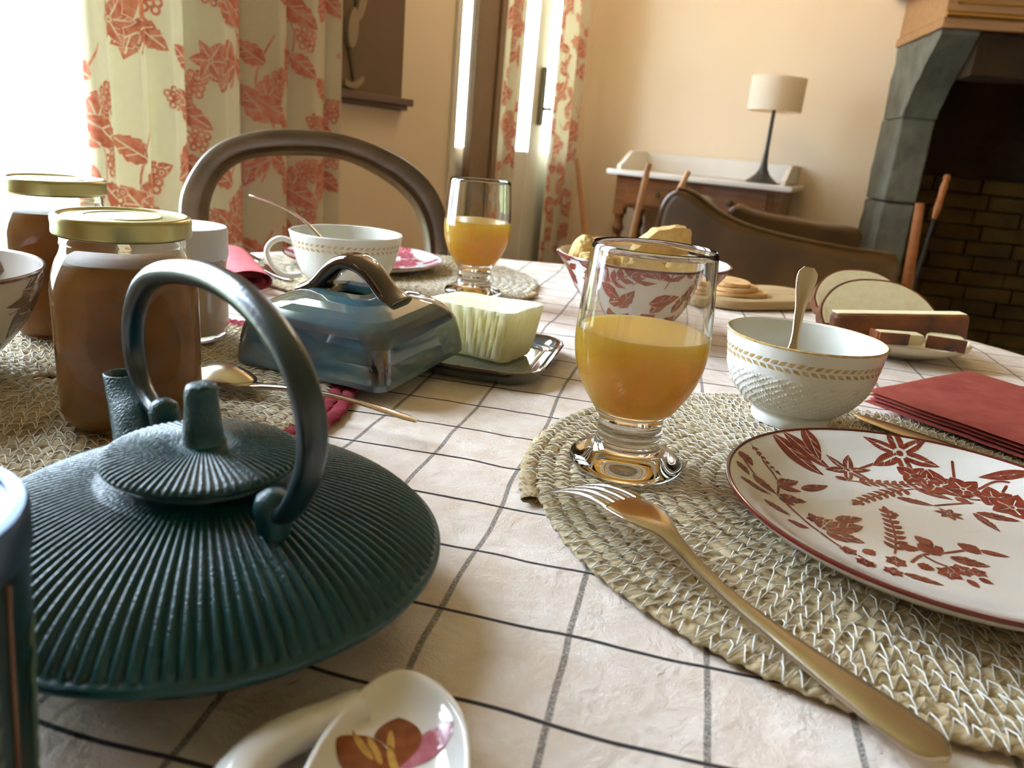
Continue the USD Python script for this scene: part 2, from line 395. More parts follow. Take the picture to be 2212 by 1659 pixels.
def spray(x, y, ang, L, n=7, lw=0.3, curve=0.4):
    """a curved stalk with pairs of small leaves"""
    out = []; p = []
    for k in range(n + 1):
        t = k / n; a = ang + curve * t
        p.append((x + L * t * math.cos(ang + curve * t * .5), y + L * t * math.sin(ang + curve * t * .5)))
        if k:
            for s in (1, -1):
                out.append(leaf(*p[-1], a + s * 0.85, L * lw * (1 - .4 * t), L * lw * .42, veins=False))
    out.append(leaf(*p[-1], ang + curve, L * lw, L * lw * .42, veins=False))
    return unary_union(out + [stem(p, L * 0.022)])


def polys(g):
    g = [g] if g.geom_type == 'Polygon' else list(getattr(g, 'geoms', []))
    return [q for q in g if q.geom_type == 'Polygon' and q.area > 1e-9]


def separate(shapes, gap):
    """later shapes lie on top: earlier ones are cut back by a thin gap, so nothing overlaps."""
    from shapely.strtree import STRtree
    shapes = [q.buffer(0) for q in shapes if not q.is_empty]
    tree = STRtree(shapes); out = []
    for i, q in enumerate(shapes):
        over = [shapes[j].buffer(gap) for j in tree.query(q) if j > i]
        out.append(q.difference(unary_union(over)) if over else q)
    return out


def decal(shapes, mapper, edge, clip=None, gap=.0004):
    V, F, n0 = [], [], 0
    for s in separate(shapes, gap):
        if clip is not None:
            s = s.intersection(clip)
        for q in polys(s.simplify(edge * 0.02)):
            try:
                v, f = trimesh.creation.triangulate_polygon(q, engine='earcut')
            except Exception:
                continue
            v = np.c_[v, np.zeros(len(v))]
            v, f = trimesh.remesh.subdivide_to_size(v, f, edge, max_iter=12)
            w = np.cross(v[f[:, 1]] - v[f[:, 0]], v[f[:, 2]] - v[f[:, 0]])[:, 2]; f = np.where(w[:, None] < 0, f[:, ::-1], f)
            V.append(v); F.append(f + n0); n0 += len(v)
    v = np.vstack(V); f = np.vstack(F)
    return trimesh.Trimesh(mapper(v[:, 0], v[:, 1]), f, process=False)


def revolve_map(profile, off):
    """maps (arc length round the rim, height fraction along profile [m]) to the outer surface of a lathed pot."""
    p = np.asarray(profile, float); d = np.r_[0, np.cumsum(np.linalg.norm(np.diff(p, axis=0), axis=1))]
    t = np.gradient(p, d, axis=0); nrm = np.c_[t[:, 1], -t[:, 0]]; nrm /= np.linalg.norm(nrm, axis=1, keepdims=True)

    def f(a, h):
        r = np.interp(h, d, p[:, 0]) + off * np.interp(h, d, nrm[:, 0]); z = np.interp(h, d, p[:, 1]) + off * np.interp(h, d, nrm[:, 1])
        return np.c_[r * np.cos(a), r * np.sin(a), z]
    return f, d[-1]


def disc_map(profile, off):
    """maps plan (x, y) onto the upper surface z(r) of a lathed plate, lifted by off."""
    p = np.asarray(profile, float)

    def f(x, y):
        r = np.hypot(x, y); z = np.interp(r, p[:, 0], p[:, 1]); dz = (np.interp(r + 1e-4, p[:, 0], p[:, 1]) - np.interp(r - 1e-4, p[:, 0], p[:, 1])) / 2e-4
        k = off / np.sqrt(1 + dz ** 2); rr = np.maximum(r, 1e-9); nr = r - k * dz
        return np.c_[x / rr * nr, y / rr * nr, z + k]
    return f


# ---------------------------------------------------------------- the room (axes turned 24 degrees against the view)
PHI = math.radians(24.0)
ru = np.array([math.sin(PHI), math.cos(PHI)]); rv = np.array([math.cos(PHI), -math.sin(PHI)])
ROT = -24.0                                              # degrees: local x -> rv, local y -> ru


def rm(s, v, z=0.0):
    """room coordinates: s along the window wall, v to the right of it."""
    q = ru * s + rv * v
    return (float(q[0]), float(q[1]), float(z))


def struct(name, mesh, m, kind='structure', smooth=30, label=None):
    mesh = moved(mesh, rz=math.radians(ROT))
    return obj(name, mesh, m, None, smooth=smooth, kind=kind, label=label)


def bx(v0, v1, s0, s1, z0, z1, b=0.0):
    if b:
        return rbox(v1 - v0, s1 - s0, z1 - z0, b, ((v0 + v1) / 2, (s0 + s1) / 2, z0))
    return moved(trimesh.creation.box((v1 - v0, s1 - s0, z1 - z0)), ((v0 + v1) / 2, (s0 + s1) / 2, (z0 + z1) / 2))


VL, UF, ZC = -1.45, 3.85, 2.55                           # window wall, far wall, ceiling
VR, UB, TW = 2.3, -2.2, 0.10
W1 = (-0.10, 1.33, 0.06, 2.25); W2 = (2.52, 3.62, 0.06, 2.25)
struct('floor', bx(VL - .4, VR + .2, UB - .2, UF + .9, -0.1, 0.0), 'floor_wood')
struct('ceiling', bx(VL - .4, VR + .2, UB - .2, UF + .9, ZC, ZC + 0.1), 'ceiling_paint')
left = [bx(VL - TW, VL, UB, W1[0], 0, ZC), bx(VL - TW, VL, W1[1], W2[0], 0, ZC), bx(VL - TW, VL, W2[1], UF + .2, 0, ZC)]
for w in (W1, W2):
    left += [bx(VL - TW, VL, w[0], w[1], w[3], ZC), bx(VL - TW, VL, w[0], w[1], 0, w[2])]
struct('wall_left', cat(*left), 'wall_paint')
struct('wall_far', cat(bx(VL, -0.06, UF, UF + .2, 0, ZC), bx(-0.06, VR, UF + .62, UF + .8, 0, ZC), bx(-0.14, -0.06, UF + .2, UF + .8, 0, ZC)), 'wall_paint')
struct('wall_right', bx(VR, VR + .2, UB, UF + .9, 0, ZC), 'wall_paint')
struct('wall_back', bx(VL, VR, UB - .2, UB, 0, ZC), 'wall_paint')
obj('lawn', moved(bx(-14, VL - TW, -8, 14, -0.45, -0.3), rz=math.radians(ROT)), 'lawn', None, label='bright green lawn outside beyond the windows', cat='lawn', kind='structure')
struct('baseboard_far', bx(VL, -0.16, UF - .015, UF, 0, 0.12, .004), 'white_paint')
struct('baseboard_left', cat(bx(VL, VL + .015, UB, W1[0] - .08, 0, .12, .004), bx(VL, VL + .015, W1[1] + .08, W2[0] - .08, 0, .12, .004)), 'white_paint')


def window(name, w, mull, bottom):
    t = thing(name, 'tall white-framed French window in the left wall', 'window', kind='structure'); t.ClearCustomDataByKey('category'); t.ClearCustomDataByKey('label')
    s0, s1, z0, z1 = w; v = VL - 0.055; R = math.radians(ROT)
    obj('casing', moved(cat(bx(VL - TW, VL + .012, s0 - .02, s0 + .014, z0, z1), bx(VL - TW, VL + .012, s1 - .014, s1 + .02, z0, z1), bx(VL - TW, VL + .012, s0, s1, z1 - .035, z1)), rz=R), 'white_paint', t)
    for a, b, wl, wr in mull:
        obj('leaf_frame', moved(cat(bx(v, v + .05, a, a + wl, z0, z1 - .035, .004), bx(v, v + .05, b - wr, b, z0, z1 - .035, .004), bx(v, v + .05, a + wl, b - wr, z1 - .13, z1 - .035, .004)), rz=R), 'white_paint', t)
        obj('lower_panel', moved(bx(v + .005, v + .045, a + wl - .004, b - wr + .004, z0, bottom, .006), rz=R), 'white_paint', t)
        obj('pane', moved(bx(v + .022, v + .026, a + wl - .004, b - wr + .004, bottom, z1 - .12), rz=R), 'window_pane', t)
    return t


window('window_1', W1, ((-0.085, 0.60, .06, .06), (0.60, 1.315, .06, .06)), 0.3)
w2 = window('window_2', W2, ((2.536, 2.925, .03, .06), (2.925, 3.325, .06, .115), (3.325, 3.606, .012, .04)), 0.868)
obj('lock', moved(rbox(.02, .03, .24, .004, (VL + .006, 3.285, .98)), rz=math.radians(ROT)), 'relief_dark', w2, label='dark metal window lock')
obj('lock_knob', moved(tube([(VL + .01, 3.285, 1.05), (VL + .05, 3.285, 1.05), (VL + .055, 3.25, 1.05)], .008, 8), rz=math.radians(ROT)), 'relief_dark', w2)

E0 = 1.26


def at(s, D):                                            # a spot measured on the plane 1.26 m away, taken to the plane D away
    return s / E0 * D


def zat(z, D):
    return .912 + (z - .912) / E0 * D


def curtain(name, label, s0, s1, D, folds, amp, z0, z1, shapes, seed, front=1.0):
    """a hanging curtain whose folds are real; the print lies on the cloth."""
    g = np.random.default_rng(seed)
    t = thing(name, label, 'curtain')
    n = 240; x = np.linspace(0, 1, n); ph = np.zeros(n)
    knots = np.sort(np.r_[0, g.uniform(.04, .96, folds - 1), 1]) if folds > 3 else np.linspace(0, 1, folds + 1)
    knots = np.interp(np.linspace(0, 1, folds + 1), np.linspace(0, 1, len(knots)), .5 * knots + .5 * np.linspace(0, 1, len(knots)))
    ph = np.interp(x, knots, np.arange(folds + 1)) * 2 * PI
    A = amp * (0.75 + 0.25 * np.sin(x * 9 + seed))
    off = A * np.sin(ph) + .3 * A * np.sin(2 * ph + 1.0)
    S = s0 + (s1 - s0) * x + .35 * A * np.sin(2 * ph) * (x * (1 - x) * 4)
    zs = np.linspace(z1, z0, 60)
    fall = np.linspace(.7, 1.15, 60)
    P = np.stack([np.stack([(-D + off * k), S, np.full(n, z)], 1) for z, k in zip(zs, fall)])      # local (v, s, z)
    arc = np.r_[0, np.cumsum(np.hypot(np.diff(off), np.diff(S)))]
    tt = np.gradient(np.c_[off, S], axis=0); nn = np.c_[tt[:, 1], -tt[:, 0]]; nn /= np.linalg.norm(nn, axis=1, keepdims=True)
    nn *= np.sign(np.median(nn[:, 0]))
    th = 0.0012
    back = P.copy(); back[:, :, 0] -= th * nn[None, :, 0]; back[:, :, 1] -= th * nn[None, :, 1]
    v = np.vstack([P.reshape(-1, 3), back.reshape(-1, 3)]); q = grid_faces(60, n, False)
    m = trimesh.Trimesh(v, np.vstack([tri(q), tri(q)[:, ::-1] + 60 * n]), process=False)
    R = math.radians(ROT)
    m = moved(m, rz=R)
    obj('cloth', m, 'curtain_cloth', t, smooth=True)

    def mp(a, z):
        a = np.clip(a, 0, arc[-1]); k = np.interp(np.clip(z, z0, z1), zs[::-1], fall[::-1])
        vv = -D + np.interp(a, arc, off) * k + .0016 * np.interp(a, arc, nn[:, 0]); ss = np.interp(a, arc, S) + .0016 * np.interp(a, arc, nn[:, 1])
        return np.c_[vv, ss, z]
    from shapely.geometry import box
    obj('floral_print', moved(decal(shapes(arc[-1]), mp, .012, box(.004, z0 + .01, arc[-1] - .004, z1 - .01), .0015), rz=R), 'toile_print', t, smooth=True, kind='stuff')
    hem = moved(tube(np.c_[P[0, ::4, 0], P[0, ::4, 1], P[0, ::4, 2]], .008, 6), rz=R)
    obj('heading', hem, 'curtain_cloth', t)
    return t


def toile(seed, scale=1.0):
    def make(width):
        g = np.random.default_rng(seed); out = []
        col = 0
        x = .02
        while x < width + .1:
            z = .02 + .23 * (col % 2)
            while z < 2.3:
                s = scale * g.uniform(.9, 1.1); dx = g.uniform(-.02, .02); fl = 1 if (col + int(z * 4)) % 2 else -1
                X = x + dx
                out.append(stem([(X, z - .15 * s), (X + .03 * fl * s, z - .04 * s), (X - .01 * fl * s, z + .05 * s), (X + .03 * fl * s, z + .16 * s)], .004 * s))
                for (px, pz, an, L, W) in ((.0, .0, 1.1, .11, .07), (.02, -.02, 2.3, .10, .065), (-.01, .03, -.5, .12, .06), (.0, -.05, -1.9, .12, .075), (.02, .06, .4, .085, .05), (.01, .1, 2.6, .08, .05), (.02, -.1, 3.6, .09, .05), (.02, -.09, -.6, .085, .05)):
                    out.append(leaf(X + px * fl * s, z + pz * s, an if fl > 0 else PI - an, L * s, W * s, serr=5))
                for (px, pz, R) in ((.055, .07, .036), (-.06, .035, .03), (.06, -.05, .034)):
                    out.append(berries(X + px * fl * s, z + pz * s, R * s, 11))
                if g.random() < .5:
                    out.append(bloom(X - .06 * fl * s, z - .1 * s, .045 * s, 6, w=.55))
                z += .43 * s
            x += .155 * scale; col += 1
        return out
    return make


DC = 1.36
curtain('curtain', 'cream curtain with coral leaf and berry print hanging beside the bright window at left', at(.934, DC), at(1.632, DC), DC, 6, .036, .03, 2.32, toile(3), 3)
DD = 1.41
curtain('curtain', 'narrow dim coral printed curtain hanging between the taupe shutter and the far window pane', at(2.515, DD), at(2.665, DD), DD, 2, .011, .03, 2.3, toile(5, .8), 5)
curtain('curtain', 'coral and cream printed curtain at the far corner, right of the window lock', at(2.965, DD), at(3.285, DD), DD, 4, .022, .03, 2.3, toile(8, .8), 8)

t = thing('shutter', 'tall taupe wooden shutter board standing folded beside the far window', 'shutter')
DS = 1.425
obj('panel', moved(bx(-DS - .012, -DS + .008, at(2.29, DS), at(2.485, DS), .05, 2.24, .003), rz=math.radians(ROT)), 'taupe_wood', t)
obj('frame', moved(cat(bx(-DS + .008, -DS + .02, at(2.29, DS), at(2.33, DS), .05, 2.24, .003), bx(-DS + .008, -DS + .02, at(2.445, DS), at(2.485, DS), .05, 2.24, .003)), rz=math.radians(ROT)), 'taupe_wood', t)

t = thing('wall_panel', 'dark taupe wall panel with pale flower relief and a moulded ledge, right of the curtain', 'wall panel')
DP = 1.44; R0 = math.radians(ROT)
a0, a1 = at(1.48, DP), at(1.905, DP); zb = zat(.992, DP)
obj('panel', moved(bx(-1.45, -DP, a0, a1, zb, zb + .75), rz=R0), 'taupe_panel', t)
obj('ledge', moved(cat(bx(-1.45, -DP + .03, a0 - .05, at(1.955, 1.42), zb - .022, zb, .003), bx(-1.45, -DP + .012, a0 - .04, at(1.935, 1.43), zb - .036, zb - .022, .002)), rz=R0), 'taupe_ledge', t)


def relief(shapes, depth):
    ms = [extrude(q, depth) for s in shapes for q in polys(s)]
    m = cat(*ms)                                         # local (x along s, y up, z out) -> (v, s, z)
    v = m.vertices; m.vertices = np.c_[-DP + v[:, 2], v[:, 0], v[:, 1]]; m.invert()
    return moved(m, rz=R0)


sx = at(1.665, DP)
obj('flower_bud', relief([affinity.translate(affinity.rotate(affinity.scale(Point(0, 0).buffer(.03, 24), .75, 1.75), -6), sx + .005, zb + .165)], .012), 'relief_pale', t)
obj('flower_bud', relief([affinity.translate(affinity.rotate(affinity.scale(Point(0, 0).buffer(.028, 24), .55, 1.9), -22), sx + .05, zb + .235)], .008), 'relief_pale', t)
obj('stem', relief([stem([(sx + .0, zb + .11), (sx + .012, zb + .07), (sx + .022, zb + .035)], .011)], .006), 'relief_dark', t)
obj('stem', relief([stem([(sx + .03, zb + .20), (sx + .024, zb + .23), (sx + .035, zb + .29)], .007)], .006), 'relief_dark', t)
obj('curled_base', relief([stem([(sx - .02, zb + .018), (sx + .02, zb + .016), (sx + .052, zb + .035)], .016)], .012), 'relief_pale', t)

# ---------------------------------------------------------------- fireplace (its own axes: x along the front, y into the wall)
FA = 9.0
fo = np.array(rm(3.315, .053)[:2]); FROT = -FA
t = thing('fireplace', 'old stone fireplace with wooden mantel and dark sooty hearth at right', 'fireplace', (fo[0], fo[1], 0), FROT)
fw, dp = 1.75, .56
obj('frieze', bx(0, fw, 0.0, dp, 1.455, 1.60), 'mantel_wood', t)
obj('frieze_moulding', cat(bx(-.006, fw + .006, -.008, dp, 1.418, 1.452, .004)), 'mantel_wood', t)
bead = tube([(0, -.012, 1.462), (fw, -.012, 1.462)], .011, 12)
obj('bead', bead, 'brass', t, label='gilded front bead')
obj('front_panel', cat(bx(.03, fw - .03, -.012, .0, 1.50, 1.508, .002), bx(.03, .042, -.012, 0, 1.50, 1.59, .002), tube(catmull([(.03, -.006, 1.56), (.052, -.006, 1.55), (.066, -.006, 1.53), (.07, -.006, 1.505)], 14), .006, 8)), 'brass', t)
obj('shelf', cat(bx(-.055, fw + .05, -.06, dp, 1.602, 1.622, .006), bx(-.03, fw + .03, -.035, dp, 1.622, 1.66, .006)), 'mantel_wood', t)
JW = .125


def corbel(x):
    pr = [(.255, 1.13), (.25, 1.16), (.20, 1.22), (.13, 1.29), (.06, 1.36), (.012, 1.40), (.01, 1.416), (dp, 1.416), (dp, 1.13)]
    pol = Polygon(pr); m = extrude(pol, JW); v = m.vertices.copy()
    m.vertices = np.c_[x + v[:, 2], v[:, 0], v[:, 1]]; m.fix_normals(); m = m.subdivide_to_size(.05)
    d = (meshkit.fbm(m.vertices * 14, 3, 2) - .5)[:, None] * .014
    m.vertices = m.vertices + m.vertex_normals * d
    return m


def stone_block(x0, x1, y0, y1, z0, z1, seed):
    m = rbox(x1 - x0, y1 - y0, z1 - z0, .008, ((x0 + x1) / 2, (y0 + y1) / 2, z0)); m = m.subdivide_to_size(.06)
    m.vertices = m.vertices + m.vertex_normals * ((meshkit.fbm(m.vertices * 12, 3, seed) - .5) * .012)[:, None]
    return m


for x in (.005, fw - JW - .005):
    obj('corbel', corbel(x), 'stone', t, smooth=50)
    for k, (z0, z1) in enumerate(((0, .42), (.424, .80), (.804, 1.128))):
        obj('jamb_stone', stone_block(x, x + JW, .26, dp, z0, z1, k + 3), 'stone', t, smooth=50)
obj('lintel', stone_block(JW + .008, fw - JW - .008, .02, .18, 1.27, 1.414, 9), 'soot', t)
inx0, inx1 = JW + .01, fw - JW - .01
ibk = .86
obj('firebox', cat(bx(inx0 - .03, inx0, .56, ibk, 0, 2.1), bx(inx1, inx1 + .03, .56, ibk, 0, 2.1), bx(inx0 - .03, inx1 + .03, ibk, ibk + .05, 0, 2.1)), 'soot', t)
fb = []
for k in range(7):
    for j in range(14):
        x0 = inx0 + .02 + (inx1 - inx0 - .04) * k / 7 + (.05 if j % 2 else 0); x1 = min(x0 + (inx1 - inx0 - .04) / 7 - .006, inx1 - .01)
        if x1 > x0 + .03 and j < 13:
            obj('firebrick', rbox(x1 - x0, .03, .064, .004, ((x0 + x1) / 2, ibk - .018 - .004 * ((k * 7 + j) % 3), .02 + .07 * j)), 'firebrick', t)
for j in range(13):
    for k in range(3):
        obj('firebrick', rbox(.024, .092, .064, .004, (inx0 + .014 + .003 * ((k + j) % 2), .60 + .098 * k + (.02 if j % 2 else 0), .02 + .07 * j)), 'firebrick', t)
obj('hearth', bx(-.1, fw + .1, -.35, ibk, 0.0, .03, .006), 'stone', t)
obj('chimney_breast', bx(.06, fw - .06, .10, dp + .2, 1.66, ZC), 'wall_paint', t)


def fpt(x, y, z):
    c, s = math.cos(math.radians(FROT)), math.sin(math.radians(FROT))
    return (fo[0] + c * x - s * y, fo[1] + s * x + c * y, z)


def polar(yaw, r, z):
    return np.array([r * math.sin(math.radians(yaw)), r * math.cos(math.radians(yaw)), z])


pk = polar(26.02, 2.9, .83); pf = polar(27.0, 2.9, .012)
t = thing('hearth_broom', 'thick orange-brown wooden pole leaning upright before the fireplace', 'broom', tuple(pf))
d = pk - pf
obj('handle', tube([(0, 0, .22), d * .6 + [0, 0, 0.06], d], [.017, .018, .014], 14), 'tool_wood', t)
obj('ferrule', lathe([(0, .2), (.03, .2), (.022, .25), (0, .25)], 20), 'black_metal', t)
obj('bristles', lathe([(0, 0), (.055, 0), (.045, .1), (.03, .205), (0, .205)], 24), 'straw', t)
pk = polar(27.16, 3.28, .91); pf = polar(26.3, 3.22, .035)
t = thing('fire_poker', 'thin iron poker with a turned wooden grip beside the hearth pole', 'poker', tuple(pf)); d = pk - pf
obj('grip', cat(tube([d * .84, d * .88, d * .93, d * .97, d], [.008, .013, .011, .013, .009], 12)), 'tool_wood', t)
obj('rod', tube([(0, 0, 0), d * .5, d * .845], .0055, 10), 'black_metal', t)
obj('knob', moved(trimesh.creation.icosphere(2, .012), d * 1.008), 'tool_wood', t)

# ---------------------------------------------------------------- washstand and lamp
wf, wv0, wv1, wz = 2.95 * 1.15, -.998 * 1.15, -.305 * 1.15, .826
t = thing('washstand', 'wooden washstand with white marble top and raised back, against the far wall', 'washstand', rm(wf, (wv0 + wv1) / 2), ROT)
ww = wv1 - wv0; wd = UF - wf - .01
obj('marble_top', bx(-ww / 2, ww / 2, 0, wd, wz - .022, wz, .004), 'marble', t)
obj('back_gallery', bx(-ww / 2 + .03, ww / 2 - .03, wd - .02, wd, wz, wz + .085, .003), 'marble', t)
for s in (-1, 1):
    pol = Polygon([(.0, 0), (wd - .02, 0), (wd - .02, .085), (.16, .083), (.10, .06), (.04, .03), (.0, .02)])
    m = extrude(pol, .018); v = m.vertices.copy(); m.vertices = np.c_[s * (ww / 2 - .045) - .009 + v[:, 2], v[:, 0] + .035, v[:, 1] + wz]; m.fix_normals()
    obj('side_gallery', m, 'marble', t)
obj('apron', bx(-ww / 2 + .07, ww / 2 - .07, .035, .05, wz - .16, wz - .022, .002), 'walnut', t)
obj('apron_side', bx(-ww / 2 + .04, -ww / 2 + .055, .05, wd - .03, wz - .16, wz - .022), 'walnut', t)
obj('apron_side', bx(ww / 2 - .055, ww / 2 - .04, .05, wd - .03, wz - .16, wz - .022), 'walnut', t)
for k in range(2):
    x0 = -ww / 2 + .085 + k * (ww - .17) / 2
    dr = obj('drawer', bx(x0 + .006, x0 + (ww - .17) / 2 - .006, .026, .04, wz - .145, wz - .036, .004), 'walnut', t)
    obj('knob', moved(lathe([(0, 0), (.006, 0), (.006, .012), (.014, .02), (.01, .03), (0, .032)], 20), (x0 + (ww - .17) / 4, .026, wz - .09), rx=PI / 2), 'dark_wood', dr)
turn = [(0, 0), (.014, 0), (.02, .03), (.016, .07), (.024, .10), (.014, .13), (.02, .2), (.024, .3), (.016, .36), (.026, .39), (.016, .42), (.026, .45), (.016, .48), (.026, .51), (.016, .54), (.027, .57), (.018, .60), (.024, .63), (0, .63)]
for sx_ in (-1, 1):
    for y in (.065, wd - .06):
        x = sx_ * (ww / 2 - .065)
        lg = obj('leg', moved(lathe(turn, 24), (x, y, 0)), 'walnut', t)
        obj('leg_block', bx(x - .026, x + .026, y - .026, y + .026, .632, wz - .022, .003), 'walnut', t)
obj('shelf', bx(-ww / 2 + .08, ww / 2 - .08, .06, wd - .06, .15, .17, .004), 'walnut', t)

lp = polar(16.0, 3.60, wz + .0005)
t = thing('table_lamp', 'table lamp with cream drum shade and slim black stem on the washstand', 'lamp', tuple(lp))
obj('base', lathe([(0, 0), (.066, 0), (.066, .006), (.05, .018), (.03, .036), (.017, .06), (.012, .09), (0, .09)], 40), 'black_metal', t)
obj('stem', lathe([(0, .09), (.012, .09), (.0085, .14), (.008, .325), (.012, .33), (.012, .36), (0, .36)], 24), 'black_metal', t)
obj('shade', lathe([(.110, .292), (.112, .425), (.1105, .425), (.1085, .292), (.110, .292)], 72), 'shade_linen', t)
obj('shade_ring', cat(*[tube([(math.cos(a) * .012, math.sin(a) * .012, .355), (math.cos(a) * .1095, math.sin(a) * .1095, .355)], .0018, 6) for a in (0, 2.1, 4.2)]), 'black_metal', t)
obj('bulb', moved(trimesh.creation.icosphere(3, .028), (0, 0, .385)), 'white_paint', t)
obj('cord', tube(catmull([(.05, -.01, .004), (.10, -.03, .004), (.14, .0, .006), (.17, .06, .004)], 24), .0025, 8), 'black_metal', t)

# ---------------------------------------------------------------- stool upturned on a side table, armchair, dining chair
sc = polar(6.8, 3.15, 0)
t = thing('side_table', 'small low wooden side table behind the round table', 'table', tuple(sc))
obj('tabletop', lathe([(0, .50), (.16, .50), (.165, .505), (.165, .52), (.16, .525), (0, .525)], 48), 'walnut', t)
for k in range(3):
    a = k * 2.094 + .4
    obj('leg', tube([(.06 * math.cos(a), .06 * math.sin(a), .502), (.15 * math.cos(a), .15 * math.sin(a), 0)], [.012, .015], 12), 'walnut', t)
t = thing('stool', 'small upturned wooden stool with splayed sticks of legs pointing up', 'stool', (sc[0], sc[1], .5255))
obj('seat', lathe([(0, 0), (.14, 0), (.152, .008), (.152, .022), (.14, .030), (0, .030)], 40), 'pale_wood', t)
tops = [polar(3.09, 3.15, .863), polar(8.23, 3.06, .871), polar(11.02, 3.22, .853)]
feet = [polar(4.45, 3.15, .552), polar(7.68, 3.06, .552), polar(9.35, 3.20, .552)]
for a, b in zip(tops, feet):
    q = np.array([sc[0], sc[1], .5255]); obj('leg', tube([b - q, (a + b) / 2 - q, a - q], [.0125, .0125, .0115], 10), 'pale_wood', t)

ax = polar(9.2, 2.52, 0); bxp = polar(25.9, 2.50, 0); dv_ = (bxp - ax)[:2]; ll = float(np.linalg.norm(dv_)); rot = math.degrees(math.atan2(dv_[1], dv_[0]))
t = thing('armchair', 'dark brown leather club armchair seen from its side beyond the table', 'armchair', (ax[0], ax[1], 0), rot)
# local: x from the back (0) to the front (ll), y away from the viewer


def side_profile(z0=.1):
    top = catmull([(0.0, .70), (.015, .775), (.055, .81), (.11, .80), (.19, .755), (.30, .72), (.45, .70), (.62, .69), (ll - .02, .685), (ll, .66)], 60)
    return Polygon([(0.02, z0)] + [tuple(p) for p in top] + [(ll - .01, z0)])


def pad(poly, y0, th, b=.03, n=5):
    L = []
    for k in range(n + 1):
        a = PI / 2 * k / n; q = poly.buffer(-b * (1 - math.sin(a))); L.append((q, y0 + b * (1 - math.cos(a))))
    L += [(q, y0 + th - (y - y0)) for q, y in L[::-1]]
    N = 120; loops = []
    for q, y in L:
        ring = q.exterior; s0 = ring.project(Point(ll / 2, .1)); pts = [ring.interpolate((s0 + ring.length * k / N) % ring.length) for k in range(N)]
        loops.append([(p.x, y, p.y) for p in pts])
    return loft(loops)


obj('side_panel', pad(side_profile(), 0, .13), 'leather', t, smooth=60)
obj('side_panel', pad(Polygon([(.17, .1)] + [tuple(p_) for p_ in catmull([(.17, .735), (.20, .755), (.25, .742), (.40, .728), (.52, .718), (ll - .10, .712), (ll - .085, .69)], 40)] + [(ll - .085, .1)]), .53, .13, .018), 'leather', t, smooth=60)
obj('backrest', pad(Polygon([(.0, .1), (.0, .70), (.04, .775), (.09, .77), (.16, .70), (.2, .4), (.2, .1)]), .125, .52), 'leather', t, smooth=60)
obj('seat_cushion', rbox(ll - .2, .42, .17, .03, (.2 + (ll - .2) / 2, .345, .28)), 'leather', t)
obj('seat_base', rbox(ll - .22, .42, .17, .01, (.2 + (ll - .22) / 2, .345, .105)), 'leather', t)
obj('piping', tube([(p[0], -.004 + .02, p[1] + .001) for p in catmull([(.055, .81), (.11, .80), (.19, .755), (.30, .72), (.45, .70), (.62, .69), (ll - .02, .685)], 40)], .005, 8), 'leather', t)
for x in (.06, ll - .08):
    for y in (.06, .62):
        obj('foot', moved(lathe([(0, 0), (.018, 0), (.026, .06), (.03, .1), (0, .1)], 20), (x, y, 0)), 'dark_wood', t)

cc = np.array([-.26, 1.20, -.05]) * 1.07
t = thing('dining_chair', 'dark wooden balloon-back dining chair in front of the printed curtain', 'chair', (cc[0], cc[1], 0))
nn_ = np.array([-.435, .9, -.12]); nn_ /= np.linalg.norm(nn_); dd_ = np.array([nn_[1], -nn_[0], 0]); dd_ /= np.linalg.norm(dd_); up_ = np.cross(dd_, nn_); up_ = up_ if up_[2] > 0 else -up_
out_ = np.array([(-.262, -.16), (-.254, -.095), (-.25, -.063), (-.227, -.018), (-.194, .012), (-.144, .030), (-.092, .037), (-.025, .035), (.038, .019), (.09, -.007), (.125, -.044), (.142, -.094), (.141, -.16)]) * 1.07
in_ = np.array([(-.219, -.16), (-.215, -.10), (-.212, -.074), (-.199, -.042), (-.17, -.015), (-.132, -.004), (-.086, .001), (-.025, -.001), (.017, -.015), (.061, -.04), (.091, -.074), (.105, -.117), (.107, -.16)]) * 1.07
o_ = catmull(out_, 90); i_ = catmull(in_, 90)
mid, hw = (o_ + i_) / 2, np.linalg.norm(o_ - i_, axis=1) / 2
zc = cc[2] + .912


def cpt(q, k=0.0):
    return np.array([0, 0, zc]) + q[0] * dd_ + q[1] * up_ + k * nn_


def chair_bar(offs):
    """offs: cross-section (across -1..1, out of plane m)"""
    L = [[cpt(m_ + (o - m_) * a, -k) for a, k in offs] for m_, o in zip(mid, o_)]
    return loft(L)


cs = [(-1, -.008), (-.95, .006), (-.75, .0115), (-.5, .008), (-.35, .006), (-.2, .011), (.2, .0145), (.6, .0135), (.9, .0095), (1, .002), (1, -.008), (.7, -.012), (0, -.014), (-.7, -.012)]
obj('back_hoop', chair_bar(cs), 'dark_wood', t, smooth=40)
b0, b1 = mid[0], mid[-1]
seatz = .455
for q in (b0, b1):
    p0 = cpt(q); p1 = np.array([p0[0] * .86 - nn_[0] * .03, p0[1] * .86 - nn_[1] * .03, seatz - .02]); p2 = np.array([p1[0] + nn_[0] * .10, p1[1] + nn_[1] * .10, 0])
    obj('rear_leg', tube(catmull([p0 + up_ * .012, (p0 + p1) / 2 + nn_ * .006, p1, p2], 20), [.019] * 20, 12), 'dark_wood', t)
seat_c = np.array([-.055 * dd_[0], -.055 * dd_[1]]) - nn_[:2] * .235
sa = math.atan2(dd_[1], dd_[0])
obj('seat_frame', moved(rbox(.42, .40, .05, .012, r=.06), (seat_c[0], seat_c[1], seatz - .055), rz=sa), 'dark_wood', t)
obj('seat_pad', moved(rbox(.37, .35, .035, .015, r=.06), (seat_c[0], seat_c[1], seatz - .005), rz=sa), 'rose_linen', t)
